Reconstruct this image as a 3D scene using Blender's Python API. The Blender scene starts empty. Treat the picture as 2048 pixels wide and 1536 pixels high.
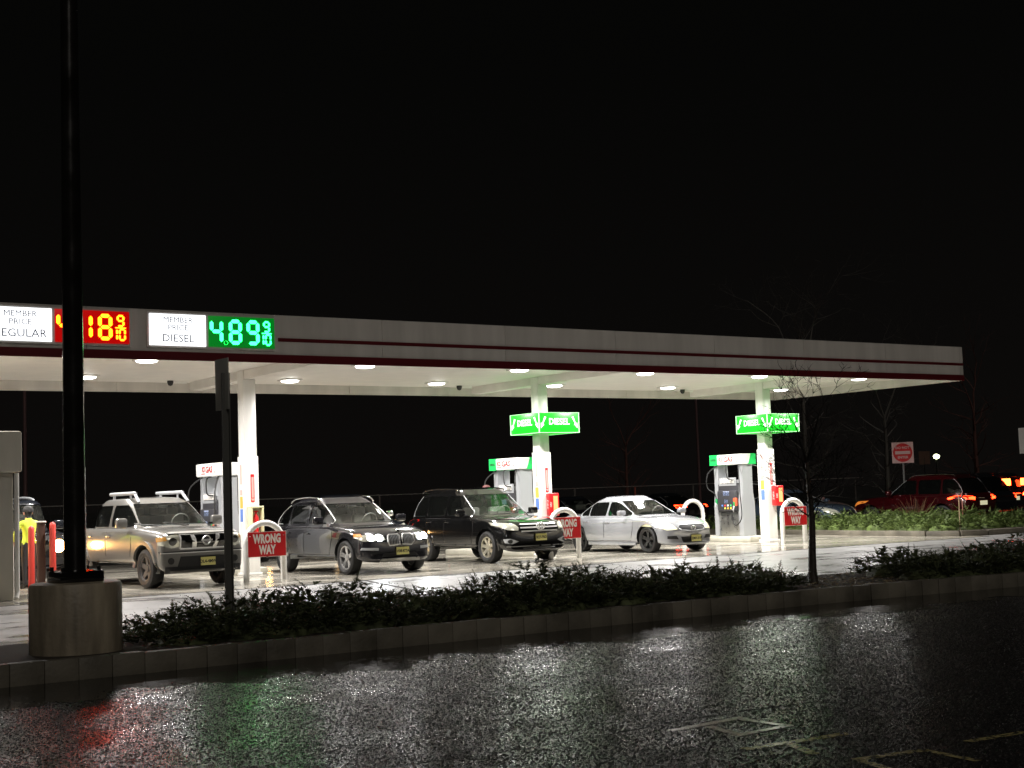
import bpy, bmesh, math, random
from mathutils import Vector, Matrix
from mathutils.bvhtree import BVHTree
R = math.radians
random.seed(11)
SC = bpy.context.scene
COL = SC.collection

# ------------------------------------------------------------------ camera
H_CAM = 1.55
F_PX, PITCH, ROLL, YAW = 2871.0, 0.0779, -0.0353, 0.6076
cam = bpy.data.objects.new('camera', bpy.data.cameras.new('camera'))
COL.objects.link(cam)
fw = Vector((math.sin(YAW)*math.cos(PITCH), math.cos(YAW)*math.cos(PITCH), math.sin(PITCH)))
rt = Vector((math.cos(YAW), -math.sin(YAW), 0)); up = rt.cross(fw)
r2 = rt*math.cos(ROLL)+up*math.sin(ROLL); u2 = -rt*math.sin(ROLL)+up*math.cos(ROLL)
cam.matrix_world = Matrix(((r2.x, u2.x, -fw.x, 0), (r2.y, u2.y, -fw.y, 0), (r2.z, u2.z, -fw.z, H_CAM), (0, 0, 0, 1)))
cam.data.sensor_width = 36
cam.data.lens = F_PX/2048*36
cam.data.clip_end = 2000
SC.camera = cam

# ------------------------------------------------------------------ sky, ambient, exposure
w = bpy.data.worlds.new('World'); SC.world = w; w.use_nodes = True
nt = w.node_tree; nt.nodes.clear()
out = nt.nodes.new('ShaderNodeOutputWorld'); bg = nt.nodes.new('ShaderNodeBackground')
tc = nt.nodes.new('ShaderNodeTexCoord'); sep = nt.nodes.new('ShaderNodeSeparateXYZ')
cr = nt.nodes.new('ShaderNodeValToRGB')
nt.links.new(tc.outputs['Generated'], sep.inputs[0]); nt.links.new(sep.outputs['Z'], cr.inputs[0])
cr.color_ramp.elements[0].position = 0.0; cr.color_ramp.elements[0].color = (0.0036, 0.0031, 0.0028, 1)
cr.color_ramp.elements[1].position = 0.30; cr.color_ramp.elements[1].color = (0.0017, 0.0017, 0.0015, 1)
nt.links.new(cr.outputs[0], bg.inputs[0]); bg.inputs[1].default_value = 1.0
nt.links.new(bg.outputs[0], out.inputs[0])
sd = bpy.data.lights.new('lot_light_fill', 'SUN'); sd.energy = 0.36; sd.angle = R(20); sd.color = (1, .93, .84)  # weak warm sun lamp added for unseen parking-lot lamps behind the camera
so = bpy.data.objects.new('lot_light_fill', sd); COL.objects.link(so)
so.rotation_euler = Vector((0.25, 0.85, -0.62)).to_track_quat('-Z', 'Y').to_euler()
SC.view_settings.view_transform = 'Standard'; SC.view_settings.look = 'None'
SC.view_settings.exposure = 0.0; SC.view_settings.gamma = 1.0
SC.cycles.use_denoising = True
SC.cycles.max_bounces = 8; SC.cycles.glossy_bounces = 4; SC.cycles.transparent_max_bounces = 12
SC.cycles.sample_clamp_indirect = 6.0

# ------------------------------------------------------------------ materials
MATS = {}
def mat(name, col, rough=.6, metal=0., coat=0., emit=None, es=0., spec=None, vary=0., vs=6., bump=0., bs=40., streak=0.):
    if name in MATS: return MATS[name]
    m = bpy.data.materials.new(name); m.use_nodes = True; MATS[name] = m
    n = m.node_tree; b = n.nodes['Principled BSDF']
    b.inputs['Base Color'].default_value = (*col, 1); b.inputs['Roughness'].default_value = rough
    b.inputs['Metallic'].default_value = metal; b.inputs['Coat Weight'].default_value = coat
    b.inputs['Coat Roughness'].default_value = .04
    if spec is not None: b.inputs['Specular IOR Level'].default_value = spec
    if emit: b.inputs['Emission Color'].default_value = (*emit, 1); b.inputs['Emission Strength'].default_value = es
    if emit and es < .9: m.cycles.emission_sampling = 'NONE'
    if vary or bump:
        t = n.nodes.new('ShaderNodeTexCoord')
    if vary:
        no = n.nodes.new('ShaderNodeTexNoise'); no.inputs['Scale'].default_value = vs; no.inputs['Detail'].default_value = 5
        mp = n.nodes.new('ShaderNodeMapping'); mp.inputs['Scale'].default_value = (1, 1, streak or 1)
        n.links.new(t.outputs['Object'], mp.inputs[0]); n.links.new(mp.outputs[0], no.inputs['Vector'])
        mr = n.nodes.new('ShaderNodeMapRange'); mr.inputs[1].default_value = .3; mr.inputs[2].default_value = .7
        mr.inputs[3].default_value = 1-vary; mr.inputs[4].default_value = 1+vary
        n.links.new(no.outputs[0], mr.inputs[0])
        mx = n.nodes.new('ShaderNodeVectorMath'); mx.operation = 'SCALE'; mx.inputs[0].default_value = col
        n.links.new(mr.outputs[0], mx.inputs['Scale']); n.links.new(mx.outputs[0], b.inputs['Base Color'])
        m2 = n.nodes.new('ShaderNodeMapRange'); m2.inputs[1].default_value = .3; m2.inputs[2].default_value = .7
        m2.inputs[3].default_value = max(.02, rough-.12); m2.inputs[4].default_value = min(1, rough+.12)
        n.links.new(no.outputs[0], m2.inputs[0]); n.links.new(m2.outputs[0], b.inputs['Roughness'])
    if bump:
        nb = n.nodes.new('ShaderNodeTexNoise'); nb.inputs['Scale'].default_value = bs; nb.inputs['Detail'].default_value = 3
        n.links.new(t.outputs['Object'], nb.inputs['Vector'])
        bp = n.nodes.new('ShaderNodeBump'); bp.inputs['Strength'].default_value = bump; bp.inputs['Distance'].default_value = .01
        n.links.new(nb.outputs[0], bp.inputs['Height']); n.links.new(bp.outputs[0], b.inputs['Normal'])
    return m

def glass(name, tint):
    if name in MATS: return MATS[name]
    m = bpy.data.materials.new(name); m.use_nodes = True; MATS[name] = m
    n = m.node_tree; n.nodes.clear(); o = n.nodes.new('ShaderNodeOutputMaterial')
    tr = n.nodes.new('ShaderNodeBsdfTransparent'); tr.inputs[0].default_value = (*tint, 1)
    gl = n.nodes.new('ShaderNodeBsdfGlossy'); gl.inputs['Roughness'].default_value = .03
    lw = n.nodes.new('ShaderNodeLayerWeight'); pw_ = n.nodes.new('ShaderNodeMath'); pw_.operation = 'POWER'; pw_.inputs[1].default_value = 5
    fr = n.nodes.new('ShaderNodeMath'); fr.operation = 'MULTIPLY_ADD'; fr.inputs[1].default_value = .95; fr.inputs[2].default_value = .05
    n.links.new(lw.outputs['Facing'], pw_.inputs[0]); n.links.new(pw_.outputs[0], fr.inputs[0])
    df = n.nodes.new('ShaderNodeBsdfDiffuse'); df.inputs[0].default_value = (.55, .6, .55, 1)   # thin film of water and dust
    mm = n.nodes.new('ShaderNodeMixShader'); mm.inputs[0].default_value = .008
    mx = n.nodes.new('ShaderNodeMixShader')
    n.links.new(tr.outputs[0], mm.inputs[1]); n.links.new(df.outputs[0], mm.inputs[2])
    n.links.new(fr.outputs[0], mx.inputs[0]); n.links.new(mm.outputs[0], mx.inputs[1]); n.links.new(gl.outputs[0], mx.inputs[2])
    n.links.new(mx.outputs[0], o.inputs[0]); return m

def wet_ground(name, c1, c2, r_dry, r_wet, bump, bs, patch=.35, wet_lo=.45, wet_hi=.6, fine=0., stretch=1.0, spec=.5, wetdark=.6, flat=None):
    m = bpy.data.materials.new(name); m.use_nodes = True; MATS[name] = m
    n = m.node_tree; b = n.nodes['Principled BSDF']; b.inputs['Specular IOR Level'].default_value = spec
    t = n.nodes.new('ShaderNodeTexCoord'); mp = n.nodes.new('ShaderNodeMapping'); mp.inputs['Scale'].default_value = (1, stretch, 1)
    n.links.new(t.outputs['Object'], mp.inputs[0])
    n1 = n.nodes.new('ShaderNodeTexNoise'); n1.inputs['Scale'].default_value = patch; n1.inputs['Detail'].default_value = 6; n1.inputs['Roughness'].default_value = .6
    n.links.new(mp.outputs[0], n1.inputs['Vector'])
    wet = n.nodes.new('ShaderNodeMapRange'); wet.inputs[1].default_value = wet_lo; wet.inputs[2].default_value = wet_hi
    n.links.new(n1.outputs[0], wet.inputs[0])
    n2 = n.nodes.new('ShaderNodeTexNoise'); n2.inputs['Scale'].default_value = bs*.8; n2.inputs['Detail'].default_value = 4
    n.links.new(t.outputs['Object'], n2.inputs['Vector'])
    mc = n.nodes.new('ShaderNodeMix'); mc.data_type = 'RGBA'; mc.inputs[6].default_value = (*c1, 1); mc.inputs[7].default_value = (*c2, 1)
    n.links.new(n2.outputs[0], mc.inputs[0])
    n3 = n.nodes.new('ShaderNodeTexNoise'); n3.inputs['Scale'].default_value = 1.3; n3.inputs['Detail'].default_value = 7
    n.links.new(t.outputs['Object'], n3.inputs['Vector'])
    st = n.nodes.new('ShaderNodeMapRange'); st.inputs[1].default_value = .3; st.inputs[2].default_value = .7; st.inputs[3].default_value = .7; st.inputs[4].default_value = 1.25
    n.links.new(n3.outputs[0], st.inputs[0])
    wd = n.nodes.new('ShaderNodeMapRange'); wd.inputs[3].default_value = 1.0; wd.inputs[4].default_value = wetdark
    n.links.new(wet.outputs[0], wd.inputs[0])
    ml = n.nodes.new('ShaderNodeMath'); ml.operation = 'MULTIPLY'; n.links.new(st.outputs[0], ml.inputs[0]); n.links.new(wd.outputs[0], ml.inputs[1])
    vs = n.nodes.new('ShaderNodeVectorMath'); vs.operation = 'SCALE'; n.links.new(mc.outputs[2], vs.inputs[0]); n.links.new(ml.outputs[0], vs.inputs['Scale'])
    n.links.new(vs.outputs[0], b.inputs['Base Color'])
    rr = n.nodes.new('ShaderNodeMapRange'); rr.inputs[3].default_value = r_dry; rr.inputs[4].default_value = r_wet
    n.links.new(wet.outputs[0], rr.inputs[0]); n.links.new(rr.outputs[0], b.inputs['Roughness'])
    nb = n.nodes.new('ShaderNodeTexNoise'); nb.inputs['Scale'].default_value = bs; nb.inputs['Detail'].default_value = 5; nb.inputs['Roughness'].default_value = .72
    n.links.new(t.outputs['Object'], nb.inputs['Vector'])
    if fine:
        vo = n.nodes.new('ShaderNodeTexVoronoi'); vo.inputs['Scale'].default_value = fine; n.links.new(t.outputs['Object'], vo.inputs['Vector'])
        vp = n.nodes.new('ShaderNodeMath'); vp.operation = 'POWER'; vp.inputs[1].default_value = 3; sc_ = n.nodes.new('ShaderNodeSeparateColor')
        n.links.new(vo.outputs['Color'], sc_.inputs[0]); n.links.new(sc_.outputs[0], vp.inputs[0])
        vm = n.nodes.new('ShaderNodeMapRange'); vm.inputs[3].default_value = .45; vm.inputs[4].default_value = 3.4; n.links.new(vp.outputs[0], vm.inputs[0])
        v2 = n.nodes.new('ShaderNodeVectorMath'); v2.operation = 'SCALE'; n.links.new(vs.outputs[0], v2.inputs[0]); n.links.new(vm.outputs[0], v2.inputs['Scale'])
        n.links.new(v2.outputs[0], b.inputs['Base Color'])
        ad = n.nodes.new('ShaderNodeMath'); ad.operation = 'SUBTRACT'; n.links.new(nb.outputs[0], ad.inputs[0]); n.links.new(vo.outputs['Distance'], ad.inputs[1])
    bstr = n.nodes.new('ShaderNodeMapRange'); bstr.inputs[3].default_value = bump; bstr.inputs[4].default_value = bump*(.08 if flat is None else flat)
    n.links.new(wet.outputs[0], bstr.inputs[0])
    bp = n.nodes.new('ShaderNodeBump'); bp.inputs['Distance'].default_value = .012
    n.links.new(bstr.outputs[0], bp.inputs['Strength']); n.links.new((ad if fine else nb).outputs[0], bp.inputs['Height'])
    bp.inputs['Distance'].default_value = .02 if fine else .012
    n.links.new(bp.outputs[0], b.inputs['Normal'])
    return m

M_white = mat('white_metal', (.74, .73, .70), .38, vary=.06, vs=2.5)
M_deck = mat('deck_metal', (.78, .755, .71), .45, vary=.07, vs=2.2)
M_fascia = mat('fascia_panel', (.52, .49, .45), .42, vary=.13, vs=2.6, streak=.12)
M_red = mat('red_stripe', (.085, .004, .007), .4)
M_steel = mat('brushed_steel', (.42, .42, .40), .34, .9, vary=.1, vs=9)
M_silver = mat('silver_paint', (.44, .455, .47), .35, .3)
M_black = mat('black_plastic', (.012, .012, .012), .45)
M_gloss = mat('gloss_black', (.006, .006, .006), .12, 0, .6)
M_rubber = mat('rubber', (.014, .014, .014), .6, vary=.2, vs=20)
M_chrome = mat('chrome', (.78, .78, .78), .09, 1)
M_dark = mat('dark_interior', (.03, .03, .032), .8)
M_seat = mat('seat_cloth', (.14, .13, .12), .85)
M_signred = mat('sign_red', (.60, .010, .014), .35)
M_signwhite = mat('sign_white', (.82, .80, .76), .45)
M_plate = mat('plate_yellow', (.62, .58, .20), .4)
M_ink = mat('ink_black', (.02, .02, .02), .5)
M_bright = mat('bright_trim', (.80, .80, .78), .32, .55)
M_glass_f = glass('windscreen_glass', (.80, .86, .82))
M_glass_s = glass('side_glass', (.20, .21, .20))
M_glass_d = glass('dark_glass', (.05, .05, .05))

# ------------------------------------------------------------------ mesh helpers
class MB:
    def __init__(s): s.v = []; s.f = []; s.m = []
    def add(s, vs, fs, mi=0):
        o = len(s.v); s.v += [tuple(p) for p in vs]; s.f += [tuple(i+o for i in f) for f in fs]; s.m += [mi]*len(fs); return s
    def box(s, c, d, mi=0, rz=0, bev=0):
        x, y, z = d[0]/2, d[1]/2, d[2]/2
        if bev:
            bm = bmesh.new(); bmesh.ops.create_cube(bm, size=1)
            for v in bm.verts: v.co = Vector((v.co.x*d[0], v.co.y*d[1], v.co.z*d[2]))
            bmesh.ops.bevel(bm, geom=bm.edges[:], offset=bev, segments=2, affect='EDGES', profile=.5)
            P = [v.co.copy() for v in bm.verts]; F = [[v.index for v in f.verts] for f in bm.faces]; bm.free()
        else:
            P = [Vector((i*x, j*y, k*z)) for k in (-1, 1) for j in (-1, 1) for i in (-1, 1)]
            F = [(0, 2, 3, 1), (4, 5, 7, 6), (0, 1, 5, 4), (1, 3, 7, 5), (3, 2, 6, 7), (2, 0, 4, 6)]
        cs, sn = math.cos(rz), math.sin(rz)
        return s.add([(c[0]+p.x*cs-p.y*sn, c[1]+p.x*sn+p.y*cs, c[2]+p.z) for p in P], F, mi)
    def tube(s, pts, rad, n=8, mi=0, cap=True):
        pts = [Vector(p) for p in pts]; rings = []
        rad = rad if isinstance(rad, (list, tuple)) else [rad]*len(pts)
        prev = None
        for i, p in enumerate(pts):
            t = (pts[min(i+1, len(pts)-1)]-pts[max(i-1, 0)])
            if t.length < 1e-9: t = Vector((0, 0, 1))
            t.normalize()
            a = prev if prev is not None else (Vector((0, 0, 1)) if abs(t.z) < .9 else Vector((1, 0, 0)))
            u = a-t*a.dot(t)
            if u.length < 1e-6: u = t.orthogonal()
            u.normalize(); prev = u; v = t.cross(u)
            rings.append([p+(u*math.cos(2*math.pi*k/n)+v*math.sin(2*math.pi*k/n))*rad[i] for k in range(n)])
        V = [q for r in rings for q in r]; F = []
        for i in range(len(pts)-1):
            for k in range(n): F.append((i*n+k, i*n+(k+1) % n, (i+1)*n+(k+1) % n, (i+1)*n+k))
        if cap: F.append(tuple(range(n-1, -1, -1))); F.append(tuple((len(pts)-1)*n+k for k in range(n)))
        return s.add(V, F, mi)
    def cyl(s, c, r, h, n=24, mi=0, axis='z', r2=None):
        d = {'z': Vector((0, 0, h)), 'y': Vector((0, h, 0)), 'x': Vector((h, 0, 0))}[axis]
        c = Vector(c); return s.tube([c, c+d], [r, r if r2 is None else r2], n, mi)
    def lathe(s, prof, n=32, axis='y', c=(0, 0, 0), mi=0, closed=False):
        V = []; L = len(prof)
        for k in range(n):
            a = 2*math.pi*k/n; ca, sa = math.cos(a), math.sin(a)
            for r, h in prof:
                p = (r*ca, h, r*sa) if axis == 'y' else (r*ca, r*sa, h)
                V.append((p[0]+c[0], p[1]+c[1], p[2]+c[2]))
        F = []
        for k in range(n):
            k2 = (k+1) % n
            for i in range(L if closed else L-1):
                j = (i+1) % L
                F.append((k*L+i, k*L+j, k2*L+j, k2*L+i))
        return s.add(V, F, mi)
    def prism(s, poly, o, ax, ay, d, mi=0):
        """polygon in the plane (o, ax, ay) extruded by vector d"""
        o, ax, ay, d = Vector(o), Vector(ax), Vector(ay), Vector(d)
        A = [o+ax*p[0]+ay*p[1] for p in poly]; B = [p+d for p in A]; n = len(poly)
        F = [tuple(range(n)), tuple(range(2*n-1, n-1, -1))]+[(i, i+n, (i+1) % n+n, (i+1) % n) for i in range(n)]
        return s.add(A+B, F, mi)
    def build(s, name, mats, parent=None, smooth=30, loc=None, rz=None):
        me = bpy.data.meshes.new(name); me.from_pydata(s.v, [], s.f); me.update()
        for m in (mats if isinstance(mats, (list, tuple)) else [mats]): me.materials.append(m)
        if any(s.m): me.polygons.foreach_set('material_index', s.m)
        bm = bmesh.new(); bm.from_mesh(me); bmesh.ops.recalc_face_normals(bm, faces=bm.faces[:]); bm.to_mesh(me); bm.free()
        if smooth:
            me.polygons.foreach_set('use_smooth', [True]*len(me.polygons)); me.set_sharp_from_angle(angle=R(smooth))
        ob = bpy.data.objects.new(name, me); COL.objects.link(ob)
        if parent: ob.parent = parent
        if loc: ob.location = loc
        if rz is not None: ob.rotation_euler = (0, 0, rz)
        return ob

def tag(o, label=None, cat=None, group=None, kind=None):
    if label: o['label'] = label
    if cat: o['category'] = cat
    if group: o['group'] = group
    if kind: o['kind'] = kind
    return o
def empty(name, loc=(0, 0, 0), rz=0, **k):
    o = bpy.data.objects.new(name, None); COL.objects.link(o); o.location = loc; o.rotation_euler = (0, 0, rz)
    o.empty_display_size = .2; return tag(o, **k)
def copy_tree(o, parent=None):
    c = o.copy(); COL.objects.link(c); c.parent = parent
    for ch in [x for x in bpy.data.objects if x.parent == o]: copy_tree(ch, c)
    return c

def text_mb(mb, txt, o, ax, ay, size, depth=.004, bold=0., align='CENTER', sx=1., mi=0, shear=0.):
    """letters as flat solids: o = anchor, ax = reading direction, ay = up (unit vectors)"""
    cu = bpy.data.curves.new('t', 'FONT'); cu.body = txt; cu.size = size; cu.align_x = align; cu.align_y = 'CENTER'
    cu.offset = bold; cu.resolution_u = 2; cu.shear = shear; cu.space_line = .9
    ob = bpy.data.objects.new('t', cu); COL.objects.link(ob)
    dg = bpy.context.evaluated_depsgraph_get(); me = bpy.data.meshes.new_from_object(ob.evaluated_get(dg))
    o, ax, ay = Vector(o), Vector(ax).normalized(), Vector(ay).normalized(); nrm = ax.cross(ay)
    V = [o+ax*v.co.x*sx+ay*v.co.y+nrm*depth for v in me.vertices]
    mb.add(V, [tuple(p.vertices) for p in me.polygons], mi)
    bpy.data.objects.remove(ob); bpy.data.meshes.remove(me); bpy.data.curves.remove(cu)

def eval_mesh(ob):
    dg = bpy.context.evaluated_depsgraph_get(); dg.update()
    me = bpy.data.meshes.new_from_object(ob.evaluated_get(dg)); old = ob.data
    ob.modifiers.clear(); ob.data = me; me.name = ob.name
    if old.users == 0: bpy.data.meshes.remove(old)
    return ob

# ================================================================== GROUND
def sheet(name, pts, z, m, label=None):
    mb = MB(); mb.add([(x, y, z) for x, y in pts], [tuple(range(len(pts)))])
    o = mb.build(name, m, smooth=0); o['kind'] = 'structure'; return o
M_field = wet_ground('far_asphalt', (.035, .034, .032), (.055, .052, .048), .5, .2, .5, 40, patch=.15)
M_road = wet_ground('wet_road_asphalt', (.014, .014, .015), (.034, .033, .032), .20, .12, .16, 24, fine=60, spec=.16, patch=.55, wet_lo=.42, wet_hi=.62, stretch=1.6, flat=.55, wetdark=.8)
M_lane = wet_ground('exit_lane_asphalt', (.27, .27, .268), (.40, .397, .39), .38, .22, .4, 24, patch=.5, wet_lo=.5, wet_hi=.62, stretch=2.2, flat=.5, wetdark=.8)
M_conc = wet_ground('wet_concrete', (.32, .30, .25), (.40, .375, .315), .26, .09, .10, 18, patch=.42, wet_lo=.38, wet_hi=.60, stretch=1.8, wetdark=.80)
sheet('ground', [(-600, -600), (900, -600), (900, 900), (-600, 900)], -.012, M_field)
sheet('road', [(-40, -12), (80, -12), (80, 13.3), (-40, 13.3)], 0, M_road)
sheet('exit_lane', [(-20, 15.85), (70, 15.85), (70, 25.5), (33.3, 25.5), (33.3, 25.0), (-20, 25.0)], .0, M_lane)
sheet('forecourt', [(-16, 25.0), (33.2, 25.0), (35.6, 40), (-16, 40)], .0005, M_conc)
# joints sawn in the concrete
mb = MB()
for x in (-2, 2.6, 7.2, 9.4, 13.75, 18.3, 22.9, 27.4, 31.9):
    mb.box((x-.0, 32.5, .003), (.018, 15, .004))
for y in (29.1, 33.2, 37.3): mb.box((9, y, .0035), (47, .018, .004))
mb.box((8.5, 24.99, .0045), (49, .05, .005))
tag(mb.build('pavement_joint', mat('joint_tar', (.02, .02, .02), .5), smooth=0), kind='structure')
mb = MB()
mb.tube([(13.75, 25.2, .002), (13.3, 23.6, .002), (12.7, 21.5, .002), (12.2, 19.5, .002), (11.9, 16.2, .002)], .016, 4)
tag(mb.build('crack', MATS['joint_tar'], smooth=0), kind='structure')
# shallow water lying in the gutter along the kerb
mb = MB(); P_ = []; x = -12.0
while x < 40:
    P_.append((x, 11.95+.22*math.sin(x*1.7)+.14*math.sin(x*4.3+1)+.12*math.sin(x*9.1)+.05*math.sin(x*23)-min(9, max(0, x-14))*.09, .0022)); x += .06
Q_ = [(p[0], 13.33, .0022) for p in P_]; n_ = len(P_); mb.add(P_+Q_, [(i, i+1, n_+i+1, n_+i) for i in range(n_-1)])
M_water = mat('gutter_water', (.006, .006, .006), .11, bump=.22, bs=14, spec=.22)
tag(mb.build('puddle', M_water, smooth=0), kind='structure')
# coarse stones standing out of the worn surface dressing
import numpy as np
def grit(name, n, seed, col, rough, smin, smax, ymin=4.6, ymax=13.2):
    g = np.random.default_rng(seed)
    y = ymin+(ymax-ymin)*g.random(n); az = np.radians(12.5)+g.random(n)*np.radians(44.5); x = y*np.tan(az)
    edge = 12.12+.22*np.sin(x*1.7)+.14*np.sin(x*4.3+1)+.10*np.sin(x*9.1)-np.clip(x-14, 0, 9)*.09+.22*(g.random(n)-.5)
    k = (x > .5) & (x < 21) & (y < edge); x, y = x[k], y[k]; n = len(x)
    s = smin+(smax-smin)*g.random(n)**2; h = s*(.14+.30*g.random(n)); V = np.zeros((n, 8, 3)); a0 = g.random(n)*6.28
    for i in range(4):
        a = a0+i*1.571+(g.random(n)-.5)*.7; rr = s*(.8+.5*g.random(n)); V[:, i, 0] = x+rr*np.cos(a); V[:, i, 1] = y+rr*np.sin(a); V[:, i, 2] = -.002
        V[:, i+4, 0] = x+.55*rr*np.cos(a); V[:, i+4, 1] = y+.55*rr*np.sin(a); V[:, i+4, 2] = h*(.6+.8*g.random(n))
    q = np.array([(0, 1, 5, 4), (1, 2, 6, 5), (2, 3, 7, 6), (3, 0, 4, 7)]); t = np.array([(4, 5, 6), (4, 6, 7)]); o = np.arange(n)[:, None, None]*8
    me = bpy.data.meshes.new(name); me.vertices.add(n*8); me.vertices.foreach_set('co', V.ravel())
    L = np.concatenate([(q[None]+o).reshape(-1), (t[None]+o).reshape(-1)]); me.loops.add(len(L)); me.loops.foreach_set('vertex_index', L)
    st = np.concatenate([np.arange(n*4)*4, n*16+np.arange(n*2)*3]); me.polygons.add(n*6); me.polygons.foreach_set('loop_start', st); me.update(); me.validate()
    me.materials.append(mat(name, col, rough, vary=.5, vs=30, spec=.13)); o_ = bpy.data.objects.new(name, me); COL.objects.link(o_)
    tag(o_, 'coarse wet grit of the worn road surface in the foreground', 'grit', kind='stuff')
grit('road_grit', 130000, 1, (.034, .033, .032), .27, .005, .013)
grit('pale_grit', 24000, 2, (.11, .105, .10), .30, .005, .011)
# long hairline crack in the road
mb = MB(); x = 1.0
while x < 14:
    pts = []; L = random.uniform(.5, 1.6); x1 = min(14, x+L)
    while x < x1: pts.append((x, 7.42+.05*math.sin(x*2.1)+random.uniform(-.02, .02)-(.10*(4-x) if x < 4 else 0), -.002)); x += .07
    if len(pts) > 2: mb.tube(pts, [random.uniform(.002, .006) for _ in pts], 4)
    x += random.uniform(.0, .12)
tag(mb.build('crack', MATS['joint_tar'], smooth=0), kind='structure')

# worn paint marks on the road
def strip(mb, a, b, wd, z=.004):
    a, b = Vector((*a, z)), Vector((*b, z)); d = (b-a).normalized(); n = Vector((-d.y, d.x, 0))*wd/2
    mb.add([a-n, b-n, b+n, a+n], [(0, 1, 2, 3)])
def paint_mat(name, c, cover):
    m = mat(name, c, .22); n = m.node_tree; b = n.nodes['Principled BSDF']; o = n.nodes['Material Output']
    t = n.nodes.new('ShaderNodeTexCoord'); no = n.nodes.new('ShaderNodeTexNoise'); no.inputs['Scale'].default_value = 26; no.inputs['Detail'].default_value = 6
    n.links.new(t.outputs['Object'], no.inputs['Vector'])
    mr = n.nodes.new('ShaderNodeMapRange'); mr.inputs[1].default_value = cover-.02; mr.inputs[2].default_value = cover+.10; n.links.new(no.outputs[0], mr.inputs[0])
    tr = n.nodes.new('ShaderNodeBsdfTransparent'); mx = n.nodes.new('ShaderNodeMixShader')
    n.links.new(mr.outputs[0], mx.inputs[0]); n.links.new(b.outputs[0], mx.inputs[1]); n.links.new(tr.outputs[0], mx.inputs[2]); n.links.new(mx.outputs[0], o.inputs[0])
    return m
pw = paint_mat('worn_white_paint', (.75, .75, .62), .56); py = paint_mat('worn_yellow_paint', (.60, .52, .22), .50)
mb = MB(); strip(mb, (6.15, 7.20), (6.86, 7.26), .07)
strip(mb, (6.80, 7.24), (6.80, 6.80), .06); strip(mb, (6.44, 7.15), (6.36, 6.78), .07); strip(mb, (6.30, 6.76), (6.84, 6.80), .06)
tag(mb.build('road_marking', pw, smooth=0), kind='structure')
mb = MB(); strip(mb, (6.02, 6.38), (6.85, 6.32), .08); strip(mb, (6.35, 6.35), (6.2, 5.98), .07); strip(mb, (7.10, 5.62), (7.62, 5.58), .07)
tag(mb.build('road_marking', py, smooth=0), kind='structure')
mb = MB(); strip(mb, (6.22, 5.70), (6.72, 5.62), .07); strip(mb, (6.72, 5.64), (6.66, 5.2), .06); strip(mb, (6.24, 5.68), (6.1, 5.25), .06)
tag(mb.build('road_marking', py, smooth=0), kind='structure')

# kerbs of stone blocks, soil behind
M_kerb = mat('kerb_stone', (.15, .135, .105), .6, vary=.45, vs=1.7, bump=.5, bs=30)
def kerb(name, path, h, wd, seg, z0=0.):
    mb = MB()
    for a, b in zip(path[:-1], path[1:]):
        a, b = Vector(a), Vector(b); L = (b-a).length; n = max(1, int(L/seg)); ang = math.atan2(b.y-a.y, b.x-a.x)
        for i in range(n):
            c = a.lerp(b, (i+.5)/n); hh = h+random.uniform(-.006, .006)
            mb.box((c.x, c.y+random.uniform(-.005, .005), z0+hh/2-.02), (L/n-random.uniform(.003, .008), wd, hh+.04), 0, ang, .006)
    return tag(mb.build(name, M_kerb, smooth=40), kind='structure')
kerb('kerb', [(-12, 13.38), (14.0, 13.38), (20.5, 12.75), (60, 11.0)], .20, .14, .31)
kerb('kerb', [(-12, 15.85), (2.5, 15.85)], .15, .14, .9); kerb('kerb', [(2.5, 15.85), (60, 15.9)], .15, .14, .9)
M_soil = mat('mulch_soil', (.045, .034, .024), .9, vary=.45, vs=14, bump=1., bs=60)
sheet('planting_bed', [(-12, 13.45), (14.0, 13.45), (20.5, 12.82), (60, 11.07), (60, 15.8), (-12, 15.8)], .16, M_soil)
kerb('kerb', [(34.9, 40), (32.8, 26.9), (33.1, 26.0), (33.8, 25.65), (62, 24.6)], .15, .16, 1.6)
sheet('planting_bed', [(35.0, 40), (32.9, 26.9), (33.2, 26.1), (33.9, 25.73), (62, 24.7), (62, 27.4), (38.2, 28.4), (39.2, 40)], .13, M_soil)

# ================================================================== VEGETATION
def spray(mb, base, d, L, n, wd, droop, rnd):
    """one juniper shoot: a bent stem with two rows of scaly leaflets"""
    d = d.normalized(); side = d.cross(Vector((0, 0, 1)))
    if side.length < .1: side = Vector((1, 0, 0))
    side.normalize(); upv = side.cross(d)
    p = Vector(base)
    V = []; F = []
    for i in range(n):
        t = i/n
        q = p+d*(L*t)+Vector((0, 0, -droop*L*t*t))
        l = wd*(1-.75*t)*rnd.uniform(.7, 1.25)
        for s_ in (-1, 1):
            e = q+(side*s_*rnd.uniform(.5, 1)+d*rnd.uniform(.5, 1.1)+upv*rnd.uniform(-.2, .7)).normalized()*l
            m_ = (q+e)/2+upv*l*.12+d*l*.12; k = len(V)
            V += [q, m_+side*.30*l+d*.1*l, e, m_-side*.26*l]; F.append((k, k+1, k+2, k+3))
    k = len(V); e = p+d*L*1.12+Vector((0, 0, -droop*L))
    V += [p-side*.006, p+side*.006, e]; F.append((k, k+1, k+2))
    mb.add(V, F)

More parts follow.
